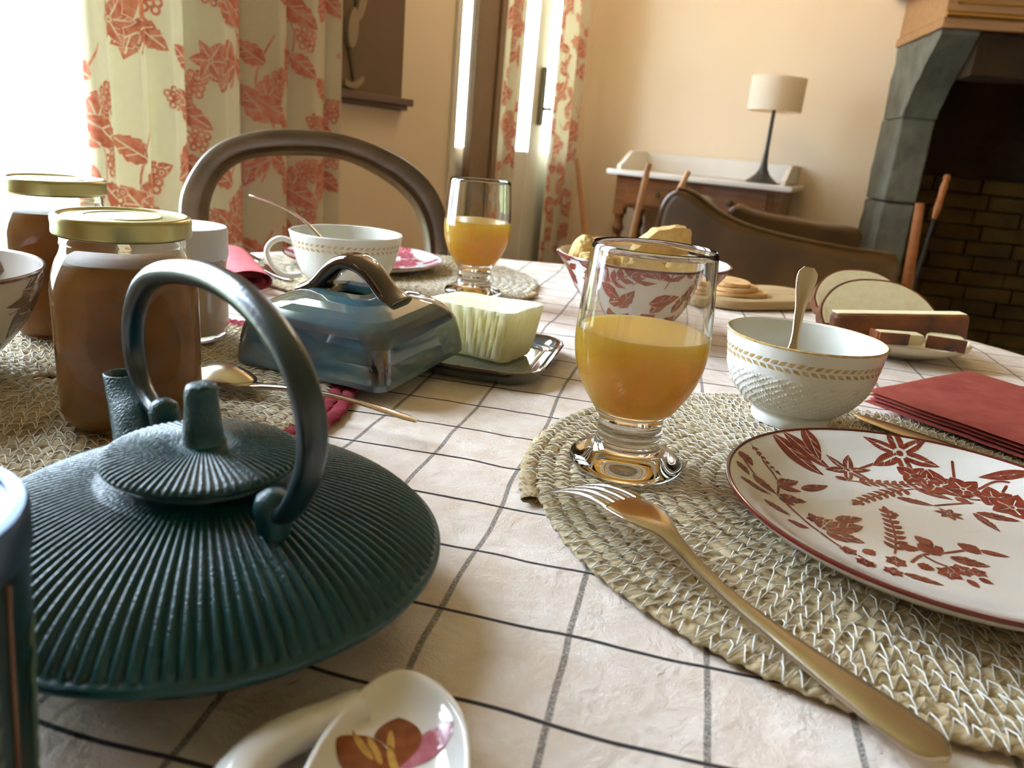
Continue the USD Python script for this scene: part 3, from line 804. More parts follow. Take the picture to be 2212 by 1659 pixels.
obj('cross_rail', tube([cpt(np.array([b0[0] + .01, -.30])), cpt(np.array([(b0[0] + b1[0]) / 2, -.29])), cpt(np.array([b1[0] - .01, -.30]))], .016, 12), 'dark_wood', t)
for sgn in (-1, 1):
    q = seat_c + dd_[:2] * .17 * sgn - nn_[:2] * .16
    obj('front_leg', moved(lathe([(0, 0), (.012, 0), (.016, .1), (.02, .25), (.025, .33), (.02, .36), (.024, .40), (0, .40)], 20), (q[0], q[1], 0)), 'dark_wood', t)

# ---------------------------------------------------------------- table and cloth
TC, TR = np.array([.0257, .6038]), .5655
t = thing('dining_table', 'round wooden table hidden under the checked cloth', 'table', (TC[0], TC[1], 0))
obj('tabletop', lathe([(0, .705), (TR - .02, .705), (TR - .012, .715), (TR - .012, .73), (TR - .016, .735), (0, .735)], 96), 'walnut', t)
obj('pedestal', lathe([(0, .05), (.06, .05), (.05, .2), (.04, .4), (.06, .6), (.12, .70), (0, .70)], 40), 'walnut', t)
for k in range(4):
    a = k * PI / 2 + .5
    obj('foot', tube([(.03 * math.cos(a), .03 * math.sin(a), .12), (.2 * math.cos(a), .2 * math.sin(a), .07), (.36 * math.cos(a), .36 * math.sin(a), .028)], [.032, .028, .026], 12), 'walnut', t)

nr, na = 150, 300
rr = np.r_[np.linspace(0, TR - .012, nr), TR - .004 * np.cos(np.linspace(0, PI / 2, 6)) , np.full(14, TR + .006)]
zz = np.r_[np.zeros(nr), -.01 * np.sin(np.linspace(0.05, PI / 2, 6)), np.linspace(-.02, -.20, 14)]
ang = np.linspace(0, 2 * PI, na, endpoint=False)
Rg = rr[:, None] * np.ones(na); Zg = zz[:, None] * np.ones(na)
hang = np.clip(-zz / .20, 0, 1)[:, None]
Rg = Rg + hang * (.03 * np.sin(ang * 11 + 1)[None] * np.sin(ang * 3)[None] + .03)
X, Y = TC[0] + Rg * np.cos(ang), TC[1] + Rg * np.sin(ang)
P = np.stack([X * 16, Y * 16, np.zeros_like(X)], -1)
wr = np.abs(meshkit.fbm(P + 9.0, 4, 4) - .5) * 2 + .35 * np.abs(meshkit.fbm(P * 3.1, 3, 8) - .5) * 2
Zg = Zg - .0016 * np.clip(wr, 0, 1) * (1 - hang)
top = np.stack([X, Y, ZT + Zg], -1).reshape(-1, 3)
n_ = len(top); low = top.copy(); low[:, 2] -= .0012
q = grid_faces(len(rr), na, True)
m = clean(np.vstack([top, low]), np.vstack([tri(q), tri(q)[:, ::-1] + n_]))
obj('tablecloth', m, 'checked_linen', None, smooth=True, label='cream linen cloth with dark window-check lines spread over the round table', cat='tablecloth')


# ---------------------------------------------------------------- woven mats
def coil_mat(name, label, x, y, R, pitch=.0088, h=.005, red=0, group=None, ds=.0022, stitch=.0029, seed=1):
    g = np.random.default_rng(seed)
    t = thing(name, label, 'placemat', (x, y, ZT + .0003))
    turns = R / pitch - .5
    k0 = (turns - red) if red else turns

    def rope(a, b):
        phi = [2 * PI * a]
        while phi[-1] < 2 * PI * b:
            phi.append(phi[-1] + ds / max(pitch * phi[-1] / (2 * PI), pitch * .5))
        phi = np.array(phi); r0 = pitch * phi / (2 * PI); s = np.cumsum(np.r_[0, np.diff(phi)] * np.maximum(r0, pitch * .5))
        r = r0 + .0006 * np.sin(2 * PI * s / .013) + g.normal(0, .00022, len(s)); zc = h * .52 + .0006 * np.sin(4 * PI * s / .013)
        ca, sa_ = np.cos(phi), np.sin(phi); c = np.stack([r * ca, r * sa_, zc], 1); rad = np.stack([ca, sa_, 0 * ca], 1)
        th = np.linspace(0, 2 * PI, 8, endpoint=False); mod = 1 + .08 * np.sin(2 * PI * s / .0065)[:, None] * np.sign(np.sin(th))[None] * .8
        v = c[:, None] + (pitch * .56) * np.cos(th)[None, :, None] * rad[:, None] + (h * .40 * mod * np.sin(th)[None])[..., None] * np.array([0, 0, 1.0])
        v[..., 2] = np.maximum(v[..., 2], .0002)
        plait = np.abs(np.cos(th))[None] * pitch * .56 + .7 * s[:, None]; along = s[:, None] + 0 * plait
        return trimesh.Trimesh(v.reshape(-1, 3), tri(grid_faces(len(phi), 8, True)), process=False), {'plait': plait.ravel(), 'along': along.ravel()}
    m, at_ = rope(.6, k0)
    obj('coiled_braid', (np.array(m.vertices), np.array(m.faces)), 'straw', t, smooth=True, label='coiled natural straw braid', attr=at_)
    if red:
        m2, _ = rope(k0, turns + .5)
        obj('red_border', m2, 'red_braid', t, smooth=True, label='dark red outer coils')
    # zigzag stitching that holds the coils together
    V, F, n0 = [], [], 0
    ph = 2 * PI * 1.2
    up = True
    tri3 = np.linspace(0, 2 * PI, 3, endpoint=False)
    rt = .00034
    prev = None
    while ph < 2 * PI * (k0 - .02):
        r0 = pitch * ph / (2 * PI); stp = stitch * g.uniform(.75, 1.3)
        e = (pitch * .62 if up else -pitch * .58) * g.uniform(.75, 1.25)
        z = h * .80 + g.uniform(-.0003, .0005); e = min(e, R - pitch * .30 - r0) if not red else e
        cur = np.array([(r0 + e) * math.cos(ph), (r0 + e) * math.sin(ph), z])
        if prev is not None and g.random() > .06:
            mid_ = (prev + cur) / 2 + np.array([0, 0, h * .27 + g.uniform(0, .0006)]); jit = g.normal(0, .0006, 3); jit[2] = 0
            p3 = np.array([prev, mid_ + jit, cur]); d = p3[2] - p3[0]; d /= np.linalg.norm(d) + 1e-9
            A = np.cross(d, [0, 0, 1.0]); A /= np.linalg.norm(A) + 1e-9; B = np.cross(d, A)
            v = p3[:, None] + rt * (np.cos(tri3)[None, :, None] * A + np.sin(tri3)[None, :, None] * B)
            V.append(v.reshape(-1, 3)); F.append(tri(grid_faces(3, 3, True)) + n0); n0 += 9
        prev = cur; up = not up; ph += stp / r0
    obj('white_stitching', trimesh.Trimesh(np.vstack(V), np.vstack(F), process=False), 'thread_white', t, smooth=True, kind='stuff', label='white zigzag thread')
    return t


HM = .0052
coil_mat('placemat', 'round straw mat with white stitching under the near glass, bowl and red floral plate', .1936, .375, .185, seed=1)
coil_mat('placemat', 'round straw mat with dark red border at left under the jam jars', -.290, .455, .190, red=1.6, seed=2)
coil_mat('placemat', 'round straw mat on the far side of the table under the teacup', -.1518, .9377, .180, ds=.004, stitch=.0042, seed=3)

K = 1 - HM / EYE                                         # a foot measured on the cloth, standing on a mat instead


def on_mat(x, y):
    return (x * K, y * K, ZT + HM + .0006)


# ---------------------------------------------------------------- juice glasses
def juice_glass(label, loc, fill, sc=1.0):
    t = thing('juice_glass', label, 'glass', loc)
    o = spline([(.0315, .0012), (.0322, .0035), (.030, .0065), (.0225, .0105), (.0185, .0145), (.0175, .019), (.0186, .0225), (.0176, .026), (.0188, .0295), (.024, .037), (.0315, .050), (.0357, .064), (.0366, .074), (.0358, .090), (.0343, .110), (.0332, .1235)], 70)
    i = spline([(.0316, .1235), (.0327, .110), (.0342, .090), (.0350, .074), (.0341, .064), (.0298, .050), (.0222, .038), (.012, .0335), (0, .0325)], 40)
    prof = np.vstack([[(0, .003), (.016, .0025), (.026, .0006), (.030, .0)], o, [(.0324, .1246)], i]) * sc
    obj('bowl_and_foot', lathe(prof, 96), 'clear_glass', t, smooth=60)
    h = fill
    jz = np.linspace(.0322, h, 30); ir = np.interp(jz, i[::-1, 1], i[::-1, 0]) + .00018
    ir[0] = 0
    obj('orange_juice', lathe(np.vstack([np.c_[ir, jz], [(ir[-1] - .0012, h - .0004), (ir[-1] - .004, h - .0006), (0, h - .0006)]]) * sc, 96), 'orange_juice', t, smooth=50, label='opaque orange juice')
    return t


juice_glass('footed glass half full of orange juice standing nearest, before the white bowl', on_mat(.0685, .4098), .0795, K)
juice_glass('footed glass of orange juice at the far side, in front of the balloon-back chair', on_mat(-.0544, .868), .0815, .985)

# ---------------------------------------------------------------- bowls, cup, plates


def pot(outer, th, n=96):
    """thin walled vessel from an outer (r, z) profile (foot to rim)"""
    o = np.asarray(outer, float); d = np.gradient(o, axis=0); nr_ = np.c_[d[:, 1], -d[:, 0]]; nr_ /= np.linalg.norm(nr_, axis=1, keepdims=True)
    i = o - nr_ * th; i = i[i[:, 1] > o[0, 1] + th * 1.8]; i = i[i[:, 0] > .006]
    return np.vstack([[(0, o[0, 1])], o, [(o[-1, 0] - th * .5, o[-1, 1] + th * .45)], i[::-1], [(0, i[0, 1] - .0006)]])


bo = spline([(.0262, 0), (.0268, .004), (.0262, .0065), (.034, .013), (.0445, .026), (.0495, .040), (.0515, .052), (.0528, .0605)], 120)


def emboss(r, z, a):
    # raised lattice band with pin dots on the lower wall
    band = np.clip((z - .012) / .004, 0, 1) * np.clip((.040 - z) / .004, 0, 1)
    w = np.abs(np.sin(a * 9 + z * 190)); return r + band * (.0006 * np.clip((.2 - w) / .08, 0, 1) + .0006 * np.clip((np.sin(a * 72) * np.sin(z * 1500 + a * 30) - .45) / .2, 0, 1)) * (r > .02), z


t = thing('breakfast_bowl', 'white porcelain bowl with gold leaf garland, a spoon standing in it', 'bowl', on_mat(.198, .5186), 40)
outer_n = len(bo) + 1
prof = pot(bo * K, .0021)


def emb2(r, z, a):
    r2, z2 = emboss(r, z, a); keep = np.arange(len(prof))[:, None] <= outer_n
    return np.where(keep, r2, r), z


obj('body', lathe(prof, 480, emb2), 'porcelain', t, smooth=50)
fm, tot = revolve_map(bo * K, .00025)
L = []
nl = 58
for k in range(nl):
    a = 2 * PI * k / nl
    for s in (1, -1):
        q = leaf(0, 0, .5 * s, .0062, .0026, veins=False); q = affinity.translate(q, a * .05 + (.002 if s > 0 else 0), tot - .0115 + .0006 * s)
        L.append(affinity.scale(q, 1 / .05, 1, origin=(0, 0)))
obj('gold_garland', decal(L, fm, .05), 'gold_leaf', t, smooth=True, label='gilded leaf garland under the rim')
obj('gilt_rim', lathe([(.0523 * K, .0607 * K), (.05305 * K, .0603 * K), (.0531 * K, .0611 * K), (.0522 * K, .0617 * K), (.0514 * K, .0612 * K)], 120), 'gold_leaf', t)


def spoon(name, label, cat_, P, n_up, loc, m='silver', L=.14, bowl=(.021, .034), arch=.006, bowl_label=None, flat=1.0):
    """P: a straight base line from bowl tip (0) to handle end, given as two points; n_up: the direction the spoon's face looks."""
    t = thing(name, label, cat_, loc)
    a, b = np.asarray(P[0], float), np.asarray(P[1], float); d = (b - a); LL = np.linalg.norm(d); d /= LL
    n_ = np.asarray(n_up, float); n_ = n_ - d * (n_ @ d); n_ /= np.linalg.norm(n_); s = np.cross(d, n_)
    bl = bowl[1] * 2
    # bowl: a shallow shell
    U, W = 17, 24; lo = []
    shell = []
    for th_, sg in ((0, 1), (.0013, -1)):
        rows = []
        for k in range(U):
            f = k / (U - 1); ang = np.linspace(0, 2 * PI, W, endpoint=False)
            e = f
            x = bl / 2 + bl / 2 * e * np.cos(ang); y = bowl[0] * e * np.sin(ang) * (1 - .12 * np.cos(ang)); z = -.0075 * (1 - e ** 2) - th_
            rows.append(a + x[:, None] * d + y[:, None] * s + z * n_)
        shell.append(rows)
    rows = shell[0] + shell[1][::-1]
    rows = np.array(rows)
    m1 = loft(rows, (False, False))
    obj('bowl', m1, m, t, smooth=60, label=bowl_label)
    x = np.r_[bl * .96, bl * 1.06, np.linspace(bl * 1.18, LL, 16)]
    f = np.clip((x - bl) / (LL - bl), 0, 1)
    z = arch * np.sin(PI * f) + .001
    w = np.interp(f, [0, .06, .25, .55, .8, .93, 1.0], np.array([.0058, .0033, .0026, .0036, .0066, .0072, .0036]) * np.array([1, 1, 1, flat, flat, flat, flat])); th_ = np.interp(f, [0, .1, .6, 1], [.0012, .0017, .0013, .0009])
    obj('handle', ribbon(a + x[:, None] * d + z[:, None] * n_, w, th_, s), m, t, smooth=50)
    return t


bc = np.array(on_mat(.198, .5186))
tip = np.array([-.012, -.016, .0075]); end = np.array(polar(0, 0, 0)) + np.array([.1935 - bc[0], .525 - bc[1], .1075 + ZT - bc[2]])
spoon('teaspoon', 'silver spoon standing upright in the white gold-garland bowl', 'spoon', (tip, end), (.1, .9, .1), tuple(bc), 'worn_silver', bowl=(.0135, .021), arch=.003)

co = spline([(.028, 0), (.029, .003), (.031, .006), (.040, .012), (.048, .024), (.053, .040), (.0565, .054), (.0578, .0595)], 40)
cl = on_mat(-.1906, .8257)
t = thing('teacup', 'wide white teacup with small gold garland and loop handle behind the butter dish', 'cup', cl)
obj('body', lathe(pot(co, .0021), 96), 'porcelain', t, smooth=50)
ha = math.radians(196); hx, hy = math.cos(ha), math.sin(ha)
obj('handle', ribbon(catmull([(.0525 * hx, .0525 * hy, .046), (.066 * hx, .066 * hy, .050), (.078 * hx, .078 * hy, .040), (.075 * hx, .075 * hy, .024), (.062 * hx, .062 * hy, .013), (.045 * hx, .045 * hy, .014)], 40), .0036, .0028, np.array([-hy, hx, 0])), 'porcelain', t, smooth=50)
fm, tot = revolve_map(co, .00025); L = []
for k in range(56):
    a = 2 * PI * k / 56
    for s in (1, -1):
        L.append(affinity.scale(affinity.translate(leaf(0, 0, .55 * s, .0062, .003, veins=False), a * .055, tot - .011 + .001 * s), 1 / .055, 1, origin=(0, 0)))
obj('gold_garland', decal(L, fm, .05), 'gold_leaf', t, smooth=True, label='gilded leaf garland under the rim')
cb = np.array(cl)
spoon('teaspoon', 'thin silver spoon leaning out to the left of the white teacup', 'spoon', (np.array([.020, .000, .014]), np.array([-.298 - cb[0], .838 - cb[1], .089 + ZT - cb[2]])), (.35, .25, .9), tuple(cl), bowl=(.0125, .02), arch=.0115)


def plate_prof(R, h, well=.68, th=.0035, foot=.5):
    up = spline([(0, .0045), (R * well * .8, .0045), (R * well, .0058), (R * (well + .12), h * .52), (R * .93, h * .86), (R * .99, h * .985), (R, h)], 60)
    low = spline([(R, h - .0012), (R * .97, h * .9 - th * .7), (R * (well + .14), h * .45 - th * .5), (R * well * .95, .0014), (R * foot, 0.0)], 30)
    return up, np.vstack([[(0, .0012), (R * foot * .92, .0012)], low[::-1], up[::-1]])


def floral_plate(label, loc, R, h, print_m, rim_m, seed, shapes, edge=.004, rotz=0, extra=None):
    t = thing('plate', label, 'plate', loc, rotz)
    up, prof = plate_prof(R, h)
    obj('body', lathe(prof, 128), 'white_glaze', t, smooth=50)
    rim = [(R - .0022, h - .0012), (R - .0016, h + .0001), (R - .0006, h + .00035), (R + .00035, h - .0002), (R + .0003, h - .0013), (R - .0006, h - .0017)]
    obj('rim_line', lathe(rim + rim[:1], 128), rim_m, t, smooth=60, label='painted rim line')
    obj('floral_print', decal(shapes, disc_map(up, .00022), edge, Point(0, 0).buffer(R * .985)), print_m, t, smooth=True, kind='stuff')
    return t


# print of the near plate, laid out in plan (mm; x right, y away from the viewer)
PL=[[-57.4,80.1,-33.8,55.7,0.2,0],[-49.9,85.1,-26.8,63.9,0.17,0],[-35.1,94.1,-31.5,69.6,0.28,0],[-84.2,49.0,-79.3,39.4,0.5,5],[-88.9,36.0,-84.1,27.0,0.35,3],[-81.6,30.6,-71.2,19.9,0.3,4],[-91.9,18.0,-74.8,16.6,0.16,3],[-82.6,5.4,-70.4,-0.6,0.26,4],[-75.0,-8.9,-64.8,-11.1,0.3,3],[-66.5,34.4,-52.3,42.9,0.22,3],[-67.4,31.2,-54.5,31.4,0.22,3],[-70.0,20.0,-55.5,19.6,0.3,4],[-70.8,17.4,-63.7,12.4,0.3,3],[-53.7,34.0,-36.1,43.5,0.16,0],[-61.7,1.5,-54.6,-1.6,0.5,4],[-58.5,-8.7,-49.1,2.3,0.45,3],[-47.6,1.9,-32.6,7.0,0.25,5],[-55.8,-7.6,-35.7,-2.2,0.28,5],[-56.7,-10.1,-41.8,-19.4,0.28,5],[-57.2,-12.4,-49.8,-20.2,0.3,4],[-14.3,16.5,-11.6,13.3,0.5,0],[-26.6,-19.8,-17.1,-19.9,0.36,4],[-17.7,-21.3,-5.1,-16.5,0.45,5],[-14.4,-13.0,-7.3,-10.4,0.7,5],[-6.5,-25.5,9.2,-31.0,0.24,5],[11.3,-16.1,24.5,-19.9,0.16,0],[4.8,-17.2,12.9,-11.9,0.6,5],[-25.4,-34.7,-19.2,-38.3,0.5,4],[-36.3,-43.7,-21.6,-51.3,0.16,4],[-8.4,-44.2,-6.5,-50.3,0.3,0],[-2.5,-42.1,1.7,-46.3,0.3,0],[-44.7,-24.9,-42.1,-30.6,0.7,4],[-2.6,36.4,14.2,30.1,0.18,6],[13.5,51.8,29.3,39.7,0.2,6],[32.1,43.6,38.0,36.5,0.4,4],[32.2,25.8,34.8,5.6,0.2,6],[33.8,26.1,53.3,20.5,0.2,5],[-27.9,55.7,-19.2,54.1,0.2,0],[-21.5,70.0,-16.6,65.8,0.5,0]]
PS=[[-75.3,62.7,-63.9,46.4,6],[-19.5,53.3,22.3,57.7,9],[12.6,49.8,-25.7,26.7,8],[-31.7,-26.9,-16.3,16.2,8],[-6.3,64.9,-7.1,65.2,5]]
PT=[[[-84.2,42.3],[-78.2,28.5],[-70.9,19.4],[-64.5,-2.5],[-60.3,-13.6]],[[-74.7,61.7],[-70.1,50.4],[-66.1,38.6],[-70.9,19.4]],[[-60.3,-13.6],[-56.8,-23.2],[-50.7,-31.7],[-45.8,-39.1]],[[-14.5,66.0],[1.1,74.9],[19.0,84.6]],[[-27.2,-33.3],[-17.6,-25.0],[-8.6,-22.2],[4.8,-17.2]],[[44.9,75.1],[39.5,43.5],[53.1,44.0]],[[36.5,50.9],[44.2,50.6],[59.0,56.7],[65.3,54.4]],[[52.6,44.9],[53.1,42.7],[63.2,52.1]],[[14.2,30.1],[24.0,33.7],[39.0,38.4]],[[-18.3,-26.3],[-14.0,-32.7],[-7.2,-36.2]],[[52.5,39.1],[52.6,33.2],[60.2,37.2]]]
PB=[[-16.9,65.7,9.6,6,0.36,0.2],[18.9,83.5,14.2,6,0.36,0.5],[29.3,57.0,9.6,5,0.8,0.2],[20.2,65.5,6.9,4,0.8,0.7],[41.5,53.3,7.4,5,0.8,0.5],[52.7,44.1,6.7,5,0.8,0.1],[57.4,34.5,8.3,5,0.8,0.9],[26.1,62.6,5.9,4,0.7,1.2],[17.7,21.4,4.8,7,0.45,0.1],[-34.3,-33.9,3.3,6,0.85,0.2],[-14.1,-40.2,3.8,6,0.85,0.2],[-6.5,-36.6,3.6,6,0.85,0.6],[0.2,-37.2,2.7,5,0.85,0.3],[-49.9,-38.6,3.1,6,0.85,0.3],[-53.2,-28.6,2.9,5,0.85,0.3],[-57.5,1.6,3.6,4,0.7,0.3],[-39.9,-43.6,3.1,6,0.8,0]]

def near_plate_print(R):
    out = [stem(np.array(q) / 1000, .0013) for q in PT]
    for x0, y0, x1, y1, n in PS:
        out.append(spray(x0 / 1000, y0 / 1000, math.atan2(y1 - y0, x1 - x0) - .15, math.hypot(x1 - x0, y1 - y0) / 1000, n, .17, .3))
    for x0, y0, x1, y1, w, se in PL:
        d = math.hypot(x1 - x0, y1 - y0) / 1000; out.append(leaf(x0 / 1000, y0 / 1000, math.atan2(y1 - y0, x1 - x0), d, max(d * w * (1.35 + .8 * abs(math.cos(math.atan2(y1 - y0, x1 - x0)))), .0042), serr=se, veins=d > .014))
    for x, y, r, n, w, ro in PB:
        out.append(bloom(x / 1000, y / 1000, r / 1000 * 1.5, n, hole=.3, rot=ro, w=w))
    A = lambda deg, f: (R * f * math.cos(math.radians(deg)), R * f * math.sin(math.radians(deg)))
    for d in (268, 284, 300, 316, 332, 350, 10, 30):
        x, y = A(d, .97); out.append(leaf(x, y, math.radians(d + 180 + 52), .034, .008)); x, y = A(d + 6, .97); out.append(leaf(x, y, math.radians(d + 180 - 40), .026, .007))
    return out


floral_plate('large white plate with brown-red floral print nearest at right, on the straw mat', (.2093, .3369, ZT + HM + .0010), .1005, .0185, 'transfer_red', 'rim_red', 1, near_plate_print(.1005), .003)


def far_plate_print(R, seed):
    g = np.random.default_rng(seed); out = []
    for k in range(70):
        a = g.uniform(0, 2 * PI); f = math.sqrt(g.uniform(.05, .9)); x, y = R * f * math.cos(a), R * f * math.sin(a)
        out.append(bloom(x, y, g.uniform(.010, .018), 5) if k % 4 == 0 else leaf(x, y, g.uniform(0, 6.28), g.uniform(.025, .045), g.uniform(.012, .02), serr=4))
    return out


floral_plate('white plate with rose floral print on the far mat, right behind the teacup', (-.2004 * .992, .9706 * .992, ZT + HM + .0010), .0985, .0125, 'transfer_rose', 'rim_red', 2, far_plate_print(.0985, 5), .012)

# bread plate: plain white
t = thing('bread_plate', 'plain white plate holding cut bread at the right table edge', 'plate', (.385, .775, ZT + .0008))
up_, prof = plate_prof(.0695, .0175, .62, .004, .55)
obj('body', lathe(prof, 96), 'cream_porcelain', t, smooth=50)


def print_pot(shapes_seed, R, tot, n, big=1.0):
    g = np.random.default_rng(shapes_seed); out = []
    for k in range(n):
        a = 2 * PI * k / n + g.uniform(-.05, .05)
        for (h, kind, L) in ((.30, 0, .016), (.48, 1, .024), (.62, 1, .026), (.76, 2, .03), (.9, 1, .018)):
            hh = tot * min(.95, h + g.uniform(-.04, .04)); an = g.uniform(.3, 2.8); L = L * big
            q = bloom(0, 0, L * .7, 5, rot=an) if kind == 0 else (leaf(0, 0, an, L, L * .5, serr=4) if kind == 1 else spray(0, 0, an, L * 1.3, 5, .36, .5))
            q = affinity.translate(q, (a + g.uniform(-.1, .1)) * R, hh); out.append(affinity.scale(q, 1 / R, 1, origin=(0, 0)))
    return out


bo2 = spline([(.030, 0), (.0315, .004), (.031, .007), (.046, .016), (.063, .036), (.075, .056), (.0855, .0705)], 40)
BB = (.118, .765, ZT + .0008)
t = thing('biscuit_bowl', 'flared white bowl with brown-red floral print, heaped with biscuits behind the near glass', 'bowl', BB)
obj('body', lathe(pot(bo2, .0028), 120), 'white_glaze', t, smooth=50)
fm, tot = revolve_map(bo2, .0003)
obj('floral_print', decal(print_pot(21, .06, tot, 13, 1.25), fm, .08), 'transfer_red', t, smooth=True, kind='stuff')
obj('rim_line', lathe([(.0835, .0712), (.0852, .0722), (.0861, .0712), (.0860, .0700)] + [(.0835, .0712)], 120), 'rim_red', t, label='painted rim line')

bo3 = spline([(.034, 0), (.035, .004), (.0345, .007), (.050, .016), (.066, .036), (.0735, .054), (.0765, .0655)], 40)
LB = (-.3620, .4320, ZT + HM + .0008)
t = thing('bowl', 'grey-brown floral printed bowl cut off by the left edge, beside the jam jars', 'bowl', LB)
obj('body', lathe(pot(bo3, .0026), 120), 'white_glaze', t, smooth=50)
fm, tot = revolve_map(bo3, .0003)
obj('floral_print', decal(print_pot(33, .06, tot, 13, 1.25), fm, .08), 'transfer_brown', t, smooth=True, kind='stuff')
fi, toti = revolve_map((bo3 - np.array([.0029, -.001]))[::-1], .0003)
obj('inner_print', decal(print_pot(35, .06, toti * .55, 9, .9), fi, .08), 'transfer_brown', t, smooth=True)
obj('rim_line', lathe([(.0745, .0662), (.0760, .0672), (.0771, .0662), (.0770, .0648)] + [(.0745, .0662)], 120), 'transfer_brown', t, label='painted rim line')


def lump(r, sx, sy, sz, seed, amp=.25, freq=1.4, sub=4):
    m = trimesh.creation.icosphere(sub, 1.0); v = m.vertices; d = 1 + amp * (meshkit.fbm(v * freq + seed * 3.1, 4, seed) - .5) * 2
    v = np.sign(v) * np.abs(v) ** .8; m.vertices = v * d[:, None] * np.array([sx, sy, sz]) * r
    return m


BL = (('broken biscuit standing tallest in the floral bowl, with a pointed torn edge', (.022, .004, .066), (.038, .0075, .034), (.1, .35, .3)),
      ('pale knobbly biscuit at the left side of the floral bowl', (-.060, -.004, .070), (.013, .010, .018), (.3, .3, 0)),
      ('small round biscuit low at the left rim of the floral bowl', (-.055, -.026, .066), (.014, .010, .010), (0, .2, 1)),
      ('folded flat biscuit lying at the front of the floral bowl', (-.002, -.036, .062), (.030, .008, .014), (.5, .25, .1)),
      ('torn biscuit leaning at the right front of the floral bowl', (.036, -.026, .060), (.028, .008, .018), (.35, -.5, -.2)),
      ('biscuit lump in the middle of the floral bowl', (-.026, .006, .058), (.022, .016, .014), (0, 0, .5)),
      ('biscuit buried at the back of the floral bowl', (.0, .036, .056), (.028, .014, .016), (.2, 0, .2)))
for k, (lb, c, s, r) in enumerate(BL):
    if k == 0:
        pol = Polygon([(-.034, -.026), (-.040, .0), (-.026, .026), (-.008, .036), (.004, .040), (.012, .026), (.020, .018), (.026, .008), (.034, .009), (.040, .0), (.037, -.026)]).buffer(.002)
        m = extrude(pol, .013).subdivide_to_size(.004); v = m.vertices; v[:, 2] -= .0065
        m.vertices = v + .003 * (np.stack([meshkit.fbm(v * 90 + s0, 3, s0) for s0 in (1, 2, 3)], 1) - .5) * 2
        m = moved(m, rx=PI / 2)
    else:
        m = lump(1.0, *s, seed=k + 4, amp=.3)
    m = moved(m, rx=r[0], ry=r[1], rz=r[2])
    obj('biscuit', moved(m, np.array(BB) + c), 'biscuit', None, smooth=50, label=lb, cat='biscuit', group='biscuits in the floral bowl')

# ---------------------------------------------------------------- cast-iron teapot
TP = np.array([-.1067, .2497]); SD = math.radians(133.5)
t = thing('teapot', 'dark green ribbed cast-iron teapot with arched handle at front left', 'teapot', (TP[0], TP[1], ZT + .0006))
prof_b = np.vstack([[(.050, 0.0), (.058, .0008), (.060, .004), (.068, .0085), (.0775, .0150), (.0828, .0198), (.0838, .0208), (.0850, .0216), (.0857, .0226), (.0857, .0238), (.0852, .0246), (.0842, .0251)],
                    spline([(.0835, .0255), (.0800, .0292), (.0740, .0338), (.0660, .0384), (.0560, .0425), (.0460, .0456), (.0390, .0474), (.0350, .0482)], 56)])
neck = [(.0300, .0490), (.0272, .0492), (.0265, .0500), (.0265, .0535), (.0245, .0535), (.0245, .040), (.060, .030), (.075, .022), (.070, .012), (.05, .005), (0, .0045)]
prof_all = np.vstack([[(0, .0025), (.045, .0025)], prof_b, neck])
NRIB = 118


def ribs(r, z, a):
    w = np.clip((z - .0253) / .0012, 0, 1) * np.clip((r - .034) / .004, 0, 1) * (np.arange(len(prof_all))[:, None] < len(prof_b) + 2)
    s = 1.1 * (np.abs(np.sin(a * NRIB / 2)) ** 0.85) - .8
    return r + .0005 * w * s * (r / .08), z + .0019 * w * s * (.35 + .65 * r / .085)


obj('body', lathe(prof_all, NRIB * 7, ribs), 'cast_iron', t, smooth=60)
lid_p = np.vstack([[(0, .0535), (.0285, .0535), (.0315, .0538)], [(.0334, .0545), (.0337, .0555), (.0332, .0563)], spline([(.032, .0570), (.026, .0584), (.018, .0598), (.011, .0606), (.0, .0609)], 26)])
NL = 76


def lid_ribs(r, z, a):
    w = np.clip((r - .008) / .006, 0, 1) * (z > .0552) * (r < .0336)
    return r, z + .00075 * w * (np.abs(np.sin(a * NL / 2)) ** 1.2 - .5) * np.clip(r / .025, .3, 1.2)


ld = obj('lid', lathe(lid_p, NL * 8, lid_ribs), 'cast_iron', t, smooth=60)
kn = lathe([(0, .0603), (.0078, .0604), (.0069, .0625), (.0064, .068), (.0058, .0755), (.0056, .0795), (.0048, .0815), (.003, .0823), (0, .0824)], 40)
kn = kn.subdivide(); kn.vertices = kn.vertices + kn.vertex_normals * ((meshkit.fbm(kn.vertices * 260, 3, 3) - .5) * .0009)[:, None]
nick = moved(trimesh.creation.icosphere(2, 1.0), (0, 0, 0))
obj('knob', kn, 'cast_iron', ld, smooth=60)
du = np.array([math.cos(SD), math.sin(SD), 0]); dv2 = np.array([-du[1], du[0], 0])
# spout with an open mouth cut level
path = [(.052, .020), (.064, .032), (.076, .0435), (.0865, .0525), (.093, .0592)]
rad = [.0135, .0125, .0105, .0085, .0072]
pp = spline(path, 22); rd = np.interp(np.linspace(0, 1, 22), np.linspace(0, 1, 5), rad)
tg = np.gradient(pp, axis=0); tg /= np.linalg.norm(tg, axis=1, keepdims=True)
lo = []
aa = np.linspace(0, 2 * PI, 36, endpoint=False)


def spout_ring(k, r):
    c = pp[k, 0] * du + np.array([0, 0, pp[k, 1]]); f = np.clip((k - 12) / 9, 0, 1)
    n1 = np.array([-tg[k, 1], 0, tg[k, 0]]); e = du * -tg[k, 1] + np.array([0, 0, tg[k, 0]]); e = e * (1 - f) + (-du) * f; e /= np.linalg.norm(e)
    return c + r * (np.cos(aa)[:, None] * dv2 + np.sin(aa)[:, None] * e)


